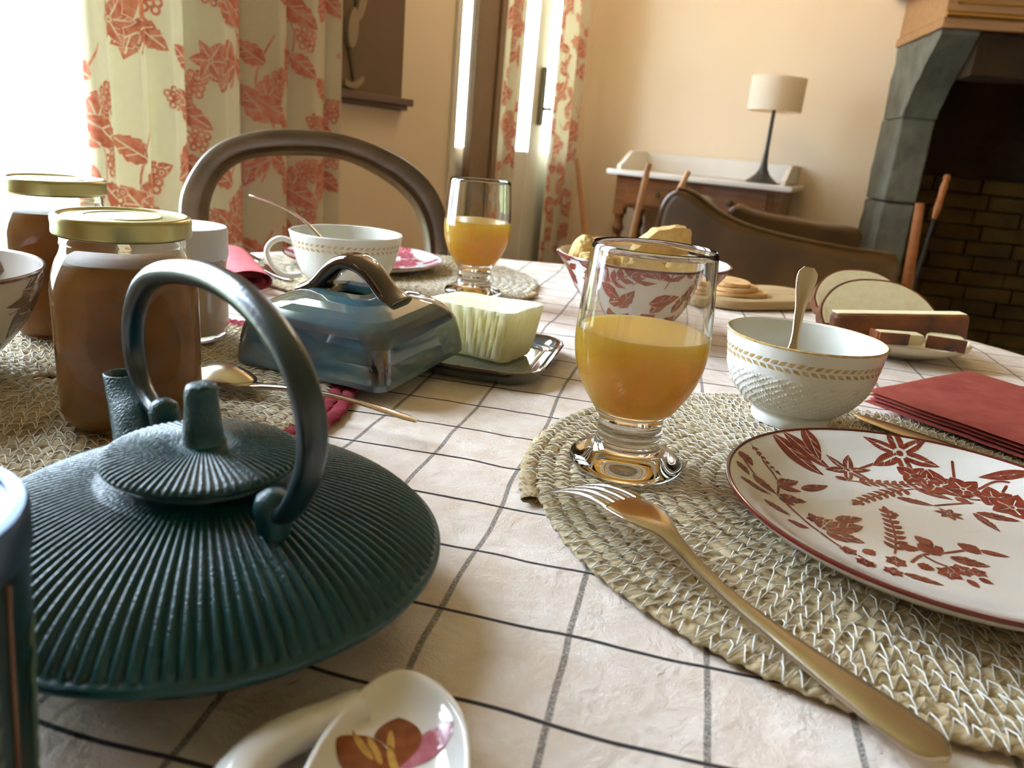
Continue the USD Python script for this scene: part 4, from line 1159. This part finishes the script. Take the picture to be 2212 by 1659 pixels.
for k in range(22):
    lo.append(spout_ring(k, rd[k]))
lo.append(spout_ring(21, .0066) + np.array([0, 0, .0004]))
for k in range(21, 6, -1):
    lo.append(spout_ring(k, rd[k] - .0018))
obj('spout', loft(lo), 'cast_iron', t, smooth=60)
hp = np.array([(.047, 0), (.058, -.0005), (.0715, .003), (.0815, .012), (.0835, .026), (.0755, .042), (.056, .0555), (.026, .0635), (-.004, .067), (-.031, .0655), (-.052, .0595), (-.0665, .050), (-.0735, .038), (-.0725, .0245), (-.0655, .012), (-.056, .002), (-.047, 0)])
hpt = catmull(hp, 120); mo = np.array([.001, .005, .052])
hc = mo + hpt[:, :1] * du + hpt[:, 1:] * np.array([0, 0, 1.0])
tt_ = np.linspace(0, 1, 120); hr = np.interp(tt_, [0, .06, .2, .5, .8, .94, 1], [.0026, .0034, .0043, .0048, .0043, .0034, .0026])
obj('handle', ribbon(hc, hr * 1.05, hr * .95, dv2, 20, 2.2), 'handle_iron', t, smooth=60, label='arched black-green handle')
for s in (1, -1):
    c = mo + s * .049 * du
    ring = [(0, -.0085), (.0052, -.008), (.0056, -.003), (.0062, .002), (.0052, .0055), (.0028, .0074), (0, .0078)]
    obj('handle_lug', moved(lathe(ring, 32), c), 'cast_iron', t, smooth=60)

# ---------------------------------------------------------------- tea tin at the left edge
TI = (-.1293, .1300)
t = thing('tea_tin', 'dark green tea tin with leaf pattern and grey lid at the lower left corner', 'tin', (TI[0], TI[1], ZT + .0006))
tb = [(.0275, .0), (.0280, .002), (.0325, .079), (.0318, .0805)]
obj('body', lathe([(0, 0)] + tb + [(0, .0805)], 96), 'tin_green', t, smooth=40)
obj('lid', lathe([(0, .0785), (.0325, .0785), (.0332, .080), (.0332, .0880), (.0325, .0895), (.0306, .0898), (.0298, .0892), (.0296, .0880), (.0270, .0876), (0, .0876)], 96), 'tin_lid', t, smooth=40)
fm, tot = revolve_map(np.array(tb[1:3]), .0003); L = []
for k in range(9):
    for j in range(7):
        L.append(affinity.scale(affinity.translate(leaf(0, 0, .75, .013, .0085, veins=False).difference(Point(.005, .001).buffer(.0014)), (2 * PI * k / 9 + .3) * .03, .002 + j * .0085), 1 / .03, 1, origin=(0, 0)))
obj('leaf_print', decal(L, fm, .08), 'tin_leaf', t, smooth=True)
obj('seam', moved(tube([(.0283 * math.cos(a), .0283 * math.sin(a), .004) if k == 0 else (.0327 * math.cos(a), .0327 * math.sin(a), .078) for k, a in enumerate((.05, .05))], .0005, 8)), 'tin_edge', t, label='thin coppery seam')

# ---------------------------------------------------------------- small white dish with ring handle and pansy
t = thing('teabag_dish', 'small glossy white porcelain dish with ring handle and painted brown-pink pansy', 'dish', (-.0235, .158, ZT + .0008))
egg = catmull([(-.0022, .0420), (.0085, .0378), (.0165, .0290), (.0212, .0160), (.0226, .0), (.0205, -.018), (.012, -.033), (-.001, -.039), (-.014, -.033), (-.020, -.018), (-.0212, -.002), (-.0195, .012), (-.0155, .0250), (-.0105, .0355)], 120, True)


def egg_at(k, z):
    return np.c_[egg * k, np.full(len(egg), z)]


dl = [(.55, .0), (.80, .0), (.84, .0012), (.95, .0065), (.995, .0098), (1.0, .0112), (.985, .0126), (.95, .0132), (.90, .0128), (.82, .0108), (.70, .0086), (.5, .0074), (.25, .0070)]
obj('body', loft([egg_at(k, z) for k, z in dl]), 'white_glaze', t, smooth=60)
ring = catmull([(-.0125, .028), (-.0205, .0215), (-.0295, .0145), (-.0365, .004), (-.0385, -.008), (-.035, -.02), (-.026, -.0265), (-.015, -.027)], 50)
obj('handle', ribbon(np.c_[ring, np.full(50, .0085)], .0050, .0066, np.array([0, 0, 1.0]), 16, 2.0), 'white_glaze', t, smooth=60, label='porcelain ring handle')


def dish_map(off):
    ks = np.array([k for k, _ in dl[6:]][::-1]); zs_ = np.array([z for _, z in dl[6:]][::-1]); er = np.hypot(egg[:, 0], egg[:, 1]); ea = np.unwrap(np.arctan2(egg[:, 1], egg[:, 0]))
    o = np.argsort(np.mod(ea, 2 * PI)); eam, erm = np.mod(ea, 2 * PI)[o], er[o]

    def f(x, y):
        k = np.hypot(x, y) / np.interp(np.mod(np.arctan2(y, x), 2 * PI), eam, erm, period=2 * PI); return np.c_[x, y, np.interp(k, ks, zs_) + off]
    return f


fc = np.array([.0022, .0078])


def petal(px, py, w, nar=.5):
    tip = np.array([px, py]); d = tip - fc; L_ = np.linalg.norm(d); an = math.atan2(d[1], d[0]); n = 40; tq = np.linspace(0, 1, n); ww_ = w / 2 * np.sin(PI * tq ** 1.25) ** nar
    P_ = Polygon(np.vstack([np.c_[tq * L_, ww_], np.c_[tq[::-1] * L_, -ww_[::-1]]])).buffer(0)
    return affinity.translate(affinity.rotate(P_, an, origin=(0, 0), use_radians=True), *fc)


dm = dish_map(.00025)
pe = [petal(-.0005, .0255, .0135, .7), petal(-.0155, .0125, .0140, .7)]
obj('pansy_petals', decal(pe, dm, .002), 'pansy_brown', t, smooth=True, label='brown petals')
obj('pansy_petals', decal([petal(.0150, .0225, .0085), petal(-.012, .003, .010), petal(.006, -.01, .012)], dish_map(.0002), .002), 'pansy_pink', t, smooth=True, label='pink petals')
obj('pansy_throat', decal([affinity.translate(affinity.rotate(affinity.scale(Point(0, 0).buffer(.002, 12), 2.6, .55), a_), x_, y_) for a_, x_, y_ in ((100, -.001, .0155), (122, -.005, .013), (135, -.0085, .0135), (112, .0005, .010))], dish_map(.0004), .002), 'pansy_gold', t, smooth=True, label='golden streaks')

# ---------------------------------------------------------------- fork, knife, napkin by the near plate
fa = np.array([.0258, .3500]); fbb = np.array([.1391, .1873]); fd = (fbb - fa); FL = np.linalg.norm(fd); fd /= FL; fs = np.array([-fd[1], fd[0], 0]); fd3 = np.array([fd[0], fd[1], 0])
fz0 = ZT + HM + .0012
t = thing('fork', 'silver fork lying tines down across the near edge of the straw mat', 'fork', (fa[0], fa[1], fz0))
xs = np.array([0, .010, .0231, .0345, .0439, .053, .0619, .0736, .0826, .0966, .1188, .1404, .1595, .1764, .1912, FL + .001])
zs = np.array([.0005, .0065, .0125, .0158, .0172, .0176, .0178, .0170, .0142, .0098, .0062, .0045, .0036, .0032, .0030, .0026])
from scipy.interpolate import PchipInterpolator as PC
zf = PC(xs, zs)


def fpath(x, off):
    x = np.asarray(x, float); return x[:, None] * fd3 + off[:, None] * fs + zf(x)[:, None] * np.array([0, 0, 1.0])


for k in range(4):
    o = (k - 1.5) * .0063; x = np.linspace(0, .050, 22)
    obj('tine', ribbon(fpath(x, np.full(22, o)), np.interp(x, [0, .008, .05], [.0007, .0014, .0018]), np.interp(x, [0, .05], [.0007, .0011]), fs, 12), 'silver', t, smooth=60)
x = np.r_[np.linspace(.0485, .066, 10), np.linspace(.069, FL, 44)]
w = np.interp(x, [.0485, .056, .063, .070, .078, .090, .105, .135, .160, .180, .192, .1965, FL], [.0115, .0117, .0112, .0090, .0052, .0036, .0033, .0045, .0070, .0088, .0082, .0058, .0012])
obj('handle', ribbon(fpath(x, np.zeros(len(x))), w, np.interp(x, [.0485, .07, .09, .12, .17, FL], [.0013, .0020, .0027, .0024, .0030, .0016]), fs, 28, 2.0), 'worn_silver', t, smooth=60)

ka, kb = np.array([.2440, .5180]), np.array([.352, .385]); kd = (kb - ka) / np.linalg.norm(kb - ka); KL = float(np.linalg.norm(kb - ka))


def knife(label, a, dr, LL, z, m):
    t = thing('table_knife', label, 'knife', (a[0], a[1], z))
    d3 = np.array([dr[0], dr[1], 0]); s = np.array([-dr[1], dr[0], 0])
    x = np.linspace(0, LL * .55, 20); obj('blade', ribbon(x[:, None] * d3 + np.array([0, 0, .0016]), np.interp(x, [0, .006, .025, LL * .5, LL * .55], [.002, .0062, .0085, .0085, .006]), np.full(20, .0009), s, 14), m, t, smooth=50)
    x = np.linspace(LL * .54, LL, 20); obj('handle', ribbon(x[:, None] * d3 + np.array([0, 0, .0034]), np.interp(x, [LL * .54, LL * .6, LL * .95, LL], [.0045, .0055, .0085, .005]), np.interp(x, [LL * .54, LL], [.0028, .0032]), s, 16), m, t, smooth=50)


knife('table knife half hidden behind the near red floral plate', ka, kd, KL + .03, ZT + HM + .0012, 'worn_silver')
knife('shiny silver table knife lying behind the teacup handle at the far left', np.array([-.247, .815]), np.array([-.62, .785]), .17, ZT + HM + .0012, 'silver')

e1 = np.array([.807, .590]); e2 = np.array([.552, -.834]); nc = np.array([.2727, .573]) * K
t = thing('napkin', 'folded brick-red linen napkin in layers at the right edge', 'napkin', (nc[0], nc[1], ZT + HM + .0012))
for k in range(4):
    w_, l_ = .165 - .003 * k, .20 - .004 * ((k * 7) % 3); g0 = .0012 * ((k * 5) % 3)
    nx, ny = 40, 46
    u, v_ = np.meshgrid(np.linspace(0, 1, nx), np.linspace(0, 1, ny), indexing='ij')
    px_ = (g0 + u * w_); py_ = (g0 + v_ * l_)
    base = np.stack([px_ * e1[0] + py_ * e2[0], px_ * e1[1] + py_ * e2[1]], -1)
    wv = .0011 * (meshkit.fbm(np.dstack([base * 30, np.full_like(u, k * .1)]), 3, 5) - .5) * 2
    lay = []
    zb_ = k * .0029
    edge = np.minimum.reduce([u, 1 - u, v_, 1 - v_]); rd_ = np.sqrt(np.clip(1 - (1 - np.clip(edge * 30, 0, 1)) ** 2, 0, 1))
    topz = zb_ + .0014 + .0012 * rd_ + (wv if k == 3 else wv * .6); botz = zb_ + .0014 - .0012 * rd_ + (wv * .6 if k else 0)
    V = np.vstack([np.dstack([base, topz]).reshape(-1, 3), np.dstack([base, botz]).reshape(-1, 3)]); q = grid_faces(nx, ny, False)
    obj('fold', clean(V, np.vstack([tri(q), tri(q)[:, ::-1] + nx * ny])), 'red_linen', t, smooth=True)

# rolled napkin on the far left
t = thing('napkin', 'rose-red napkin loosely rolled on the far left, beside the white-lidded jar', 'napkin', (-.272, .762, ZT + .0012), 0)
dr = np.array([-.47, .883]); sd = np.array([.883, .47])
sp = [(s_, a_) for s_, a_ in zip(np.linspace(.35, 1, 60), np.linspace(0, 2.6 * 2 * PI, 60))]
cr = np.array([(.024 * s_ * math.cos(a_), .0115 + .0108 * s_ * math.sin(a_)) for s_, a_ in sp])
th_ = .0013; cn = np.gradient(cr, axis=0); cn = np.c_[-cn[:, 1], cn[:, 0]]; cn /= np.linalg.norm(cn, axis=1, keepdims=True)
sec = np.vstack([cr, (cr - cn * th_)[::-1]])
lo = [np.stack([l_ * dr[0] + sec[:, 0] * sd[0], l_ * dr[1] + sec[:, 0] * sd[1], np.maximum(sec[:, 1], .0004)], 1) for l_ in np.linspace(0, .165, 14)]
obj('linen', loft(lo, (False, False)), 'rose_linen', t, smooth=40)

# ---------------------------------------------------------------- bread, board
pc = (.385, .775)
PZ = ZT + .0008


def slice_outline(w, h):
    return Polygon([tuple(p) for p in catmull([(-w / 2, 0), (-w / 2 - .002, h * .3), (-w * .40, h * .72), (-w * .2, h * .95), (0, h), (w * .2, h * .96), (w * .40, h * .72), (w / 2 + .002, h * .3), (w / 2, 0)], 60)]).buffer(0)


def bread_slice(label, w, h, th, loc, rx, rz, ry=0.0):
    t = thing('bread_slice', label, 'bread', loc, 0, 'cut bread on the white plate')
    o = slice_outline(w, h); R_ = lambda m: moved(m, rx=rx, ry=ry, rz=rz)
    c = extrude(o.buffer(-.0022), th, 0).subdivide_to_size(.006); c.vertices = c.vertices + .0002 * (np.stack([meshkit.noise(c.vertices * 240, s0) for s0 in (1, 2, 3)], 1) - .5) * 2
    obj('crumb', R_(c), 'crumb', t, smooth=40)
    obj('crust', R_(extrude(o.difference(o.buffer(-.0024)), th - .0008, .0004)), 'crust', t, smooth=30)


bread_slice('big bread slice leaning back with pale crumb facing the viewer', .118, .060, .014, (.367, .776, PZ + .012), PI / 2 - .72, -.02)
bread_slice('bread slice mostly hidden behind the big pale slice', .10, .055, .011, (.360, .8060, PZ + .0235), PI / 2 - .74, .03)
t = thing('bread_slice', 'thick bread slab turned with its burnt brown crust to the viewer', 'bread', (.372, .745, PZ + .0165), 0, 'cut bread on the white plate')
sl = rbox(.130, .020, .027, .004, r=.006).subdivide_to_size(.008); sl.vertices = sl.vertices + sl.vertex_normals * ((meshkit.fbm(sl.vertices * 60, 3, 4) - .5) * .002)[:, None]
obj('crust', moved(sl, ry=-.08), 'crust', t, smooth=50)
cr_ = rbox(.124, .015, .0012, .0004, (0, .0018, .0266)); obj('crumb', moved(cr_, ry=-.08), 'crumb', t)
t = thing('bread_slice', 'small bread end piece at the front of the plate, half crust and half crumb', 'bread', (.362, .7225, PZ + .0185), 5, 'cut bread on the white plate')
obj('crumb', rbox(.046, .016, .011, .003), 'crumb', t); obj('crust', cat(rbox(.030, .003, .0112, .001, (-.0085, -.0085, 0)), rbox(.003, .016, .0112, .001, (-.0235, 0, 0))), 'crust', t)
t = thing('bread_slice', 'pale bread offcut lying at the right of the plate under the slab end', 'bread', (.4100, .728, PZ + .0165), -20, 'cut bread on the white plate')
obj('crumb', rbox(.034, .022, .013, .004), 'crumb', t); obj('crust', rbox(.034, .0025, .0125, .001, (0, -.0118, 0)), 'crust', t)

BR = math.radians(26)
t = thing('bread_board', 'thin round-cornered wooden board at the far right of the table', 'board', (.300, .985, ZT + .0008), 26)
obj('board', rbox(.20, .105, .012, .004, r=.045), 'board_wood', t)
for k, (lb, x, y, z, rz) in enumerate((('flat pale bread round lying lowest on the wooden board', .268, .962, .0130, .3), ('flat bread round second from the bottom on the wooden board', .264, .964, .0182, .9), ('topmost flat bread piece on the wooden board', .258, .968, .0234, 1.7))):
    m = loft([sup(.040 - .004 * k, .030 - .002 * k, z_, 2.3, 60) * np.array([1, 1, 1]) for z_ in (0, .0008, .0035, .0044)]); m = m.subdivide_to_size(.008)
    m.vertices = m.vertices + np.c_[np.zeros((len(m.vertices), 2)), .0008 * (meshkit.fbm(m.vertices * 70, 3, k) - .5)]
    obj('flatbread', moved(m, (x, y, ZT + z + .0006), rz=rz, ry=0), 'flatbread', None, smooth=50, label=lb, cat='flatbread', group='flat breads on the board')

# ---------------------------------------------------------------- jars


def jam_jar(label, loc, rotz, fill):
    t = thing('jam_jar', label, 'jar', loc, rotz)
    P4 = 4.6; N = 96; s = K
    out = [(.0285, 0, 2.4), (.0315, .0012, 2.6), (.0345, .006, 2.9), (.0358, .014, P4), (.0360, .045, P4), (.0360, .078, P4), (.0352, .0855, 2.9), (.0332, .0915, 2.5), (.0312, .0955, 2.2), (.0306, .0985, 2.0), (.0312, .1000, 2), (.0308, .1012, 2), (.0306, .110, 2)]
    lo = [sup(r * s, r * s, z * s, p, N) for r, z, p in out]
    inn = [(.0290, .110, 2), (.0290, .0985, 2.0), (.0300, .0950, 2.2), (.0322, .0905, 2.5), (.0338, .085, 2.9), (.0344, .078, P4), (.0344, .014, P4), (.033, .0075, 2.9), (.029, .0042, 2.5)]
    li = [sup(r * s, r * s, z * s, p, N) for r, z, p in inn]
    obj('glass', loft(lo + li), 'clear_glass', t, smooth=60)
    f = [(r + .0002, z, p) for r, z, p in inn[::-1] if z < fill] + [(.0343, fill, P4), (.0325, fill + .0006, P4)]
    if fill > .085:
        f = [(r + .0002, z, p) for r, z, p in inn[::-1] if z < .0905] + [(.0322, .0905, 2.5), (.030, .0912, 2.4)]
    obj('compote', loft([sup(r * s, r * s, z * s, p, N) for r, z, p in f]), 'compote', t, smooth=50, label='brown-orange fruit compote')
    ldp = [(0, .1040), (.0322, .1040), (.0338, .1046), (.0343, .1058), (.0340, .1095), (.0343, .1125), (.0340, .1142), (.0328, .1152), (.0312, .1153), (.0300, .1142), (.0296, .1138), (.0285, .1140), (.0195, .1141), (.0188, .1147), (.0180, .1141), (0, .1141)]
    obj('lid', lathe(np.array(ldp) * s, 96), 'lid_gold', t, smooth=50, label='gold screw lid')
    return t


jam_jar('nearest gold-lidded jar of brown fruit compote, behind the teapot spout', on_mat(-.2155, .413), 26, .092)
jam_jar('further gold-lidded jar of brown fruit compote at the left edge before the bright window', on_mat(-.3500, .5770), 34, .086)

t = thing('yogurt_jar', 'small glass jar with flat white lid behind the nearer compote jar', 'jar', on_mat(-.262, .585))
o = [(.024, 0), (.029, .0015), (.0315, .006), (.0325, .014), (.0325, .044), (.0310, .052), (.0318, .058), (.0325, .062), (.0310, .066), (.0305, .072)]
i = [(.0285, .072), (.029, .066), (.0300, .061), (.0292, .052), (.0305, .044), (.0305, .014), (.029, .007), (0, .005)]
obj('glass', lathe([(0, .001)] + o + i, 80), 'clear_glass', t, smooth=50)
obj('yogurt', lathe([(0, .0048), (.0288, .0068), (.0307, .014), (.0307, .044), (.0294, .052), (.0302, .0605), (.0, .0605)], 80), 'yogurt', t, smooth=50, label='pale yogurt filling')
obj('lid', lathe([(0, .0625), (.0328, .0625), (.0334, .064), (.0334, .0825), (.0326, .0850), (.031, .0856), (0, .0856)], 80), 'lid_white', t, smooth=50, label='flat white lid')

# ---------------------------------------------------------------- butter dish
bA, bB, bC = np.array([-.1985, .5165, .0068]), np.array([-.0822, .4670, .0085]), np.array([-.0405, .5740, .0160])
ex = (bA - bB); Lx = np.linalg.norm(ex); ex /= Lx
ey = (bC - bB); ey = ey - ex * (ey @ ex); Ly = np.linalg.norm(ey); ey /= Ly; ez = np.cross(ex, ey); ez = ez if ez[2] > 0 else -ez
bo_c = bB + ex * Lx / 2 + ey * Ly / 2
MB = np.eye(4); MB[:3, 0], MB[:3, 1], MB[:3, 2], MB[:3, 3] = ex, ey, ez, bo_c + np.array([0, 0, ZT])
if np.linalg.det(MB[:3, :3]) < 0:
    MB[:3, 1] = -ey
hx, hy = Lx / 2, Ly / 2
t = thing('butter_dish_cover', 'blue-green glazed butter dish cover with brown strap handle, tilted on its tray', 'butter dish', tuple(MB[:3, 3]))
MB[:3, 3] = 0
pr = [(0, 0, .010), (.0, .004, .010), (.0014, .016, .011), (.0032, .0265, .013), (.0052, .0318, .016), (.0082, .0362, .018), (.0128, .0403, .020), (.0190, .0437, .022), (.0270, .0466, .020), (.036, .0483, .014), (.046, .0489, .006)]
nq = 16
lo = [rrect(hx - d, hy - d, r, z, nq) for d, z, r in pr]
li = [rrect(hx - d - .0045, hy - d - .0045, max(r - .003, .002), max(z - .0045, 0), nq) for d, z, r in pr[::-1] if z > .002 or z == 0]
cov = loft(lo + li)
v = cov.vertices
dd = np.abs(np.abs(v[:, 0]) - hx) + np.abs(np.abs(v[:, 1]) - hy)
cov = cov.subdivide_to_size(.005); v = cov.vertices
corner = np.exp(-((np.hypot(np.maximum(hx - np.abs(v[:, 0]), 0), np.maximum(hy - np.abs(v[:, 1]), 0)) / .0125) ** 2)) * np.clip((v[:, 2] - .001) / .01, 0, 1)
brim = np.exp(-(((v[:, 2] - .0335) / .0035) ** 2)) * .4
edge = np.clip(corner * 1.6 + brim + (meshkit.fbm(v * 70, 3, 2) - .55) * .35, 0, 1)
cov2 = cov.copy(); cov2.apply_transform(MB)
obj('cover', (np.array(cov2.vertices), np.array(cov2.faces)), 'blue_glaze', t, smooth=True, attr={'edge': edge})
hpath = catmull([(-.040, 0, .0430), (-.030, 0, .0500), (-.018, 0, .0625), (-.005, 0, .0690), (.008, 0, .0670), (.020, 0, .0575), (.030, 0, .0480), (.040, 0, .0430)], 60)
hb = ribbon(hpath, np.interp(np.linspace(0, 1, 60), [0, .15, .5, .85, 1], [.014, .0105, .011, .0105, .014]), .0058, np.array([0, 1.0, 0]), 24, 2.6)
hb.apply_transform(MB)
obj('handle', (np.array(hb.vertices), np.array(hb.faces)), 'blue_glaze', t, smooth=True, attr={'edge': np.full(len(hb.vertices), .985)}, label='brown strap handle')

t = thing('butter_tray', 'shallow dark green glazed butter tray under the cover and butter', 'tray', (-.0495, .604, ZT + .0008), -12)
tx, ty = .0835, .066
tp = [(.010, 0, .02), (.008, .001, .022), (.003, .007, .026), (.0, .0105, .028), (.0008, .0118, .028), (.003, .0116, .026), (.006, .0085, .024), (.0085, .0060, .022), (.014, .0052, .018), (.0145, .0058, .018), (.0165, .0058, .016), (.0175, .0046, .016), (.03, .0044, .012)]
tr = loft([rrect(tx - d, ty - d, r, z, 12) for d, z, r in tp]).subdivide_to_size(.006)
v = tr.vertices; edge = np.clip(np.exp(-(((v[:, 2] - .0115) / .0026) ** 2)) * .95 + .42 + (meshkit.fbm(v * 60, 3, 6) - .5) * .4, 0, 1)
obj('tray', (np.array(v), np.array(tr.faces)), 'blue_glaze', t, smooth=True, attr={'edge': edge})



def even(loop, n):
    c = np.vstack([loop, loop[:1]]); d = np.r_[0, np.cumsum(np.linalg.norm(np.diff(c, axis=0), axis=1))]; t_ = np.linspace(0, d[-1], n, endpoint=False)
    return np.stack([np.interp(t_, d, c[:, i]) for i in range(3)], 1)


bl_ = np.array([-.003, .563]); e1b = np.array([-.88, .475]); e2b = np.array([.42, .907]); lx, ly = .082, .052
bcn = bl_ + e1b * lx / 2 + e2b * ly / 2
nb = 420
loops = []
for z, k, fl in ((0, .84, .6), (.003, .875, 1), (.015, .93, 1), (.030, .99, 1), (.0385, 1.03, .8), (.0402, 1.02, .3), (.0404, .97, 0), (.0400, .6, 0), (.0398, .2, 0)):
    b_ = even(rrect(lx / 2 * k, ly / 2 * k, .007, z), nb); per = np.cumsum(np.r_[0, np.linalg.norm(np.diff(b_[:, :2], axis=0), axis=1)])
    dn = 1 + fl * .045 * (np.abs(np.sin(per / .0105 * PI)) ** .6 - .6)
    b_[:, :2] *= dn[:, None]; b_[:, 2] += (.0022 * (meshkit.fbm(np.c_[b_[:, :2] * 40, np.zeros(nb)], 3, 3) - .5) if z > .035 else 0)
    b_[:, 2] -= (b_[:, 0] / lx) * .003 if z > .02 else 0
    loops.append(b_)
bt = loft(loops)
obj('butter', moved(bt, (bcn[0], bcn[1], ZT + .0066), rz=math.atan2(e1b[1], e1b[0])), 'butter', None, smooth=35, label='pale yellow fluted block of butter between the cover and the near glass', cat='butter')

spoon('serving_spoon', 'worn silver spoon lying face down beyond the teapot, handle past the red mat border', 'spoon', (np.array([0, 0, .0022]), np.array([.1515, -.0505, .0022])), (0, 0, -1), (-.2045, .4665, ZT + HM + .006), 'worn_silver', bowl=(.0165, .0235), arch=-.0045, flat=.55)

# ---------------------------------------------------------------- ceiling lamp above the table (out of the picture, seen in the reflections)
LC = np.array([*rm(2.75, -.72)[:2], 2.12])
t = thing('ceiling_lamp', 'brass ceiling lamp with three warm bulbs hanging beyond the table', 'lamp', tuple(LC))
obj('rod', tube([(0, 0, .02), (0, 0, ZC - LC[2] - .03)], .008, 12), 'brass', t)
obj('canopy', lathe([(0, ZC - LC[2] - .045), (.05, ZC - LC[2] - .03), (.06, ZC - LC[2] - .002), (0, ZC - LC[2] - .002)], 32), 'brass', t)
obj('hub', moved(trimesh.creation.icosphere(3, .028), (0, 0, .02)), 'brass', t)
for k in range(3):
    a = k * 2.094 + .5; c = np.array([.16 * math.cos(a), .16 * math.sin(a), 0])
    obj('arm', tube(catmull([(0, 0, .02), (c[0] * .5, c[1] * .5, -.01), (c[0], c[1], .03)], 16), .006, 10), 'brass', t)
    obj('socket', moved(lathe([(0, .03), (.016, .03), (.016, .055), (0, .055)], 20), c), 'brass', t)
    obj('bulb', moved(trimesh.creation.icosphere(1, .027), c + [0, 0, .082]), 'bulb_glow', t, smooth=True)
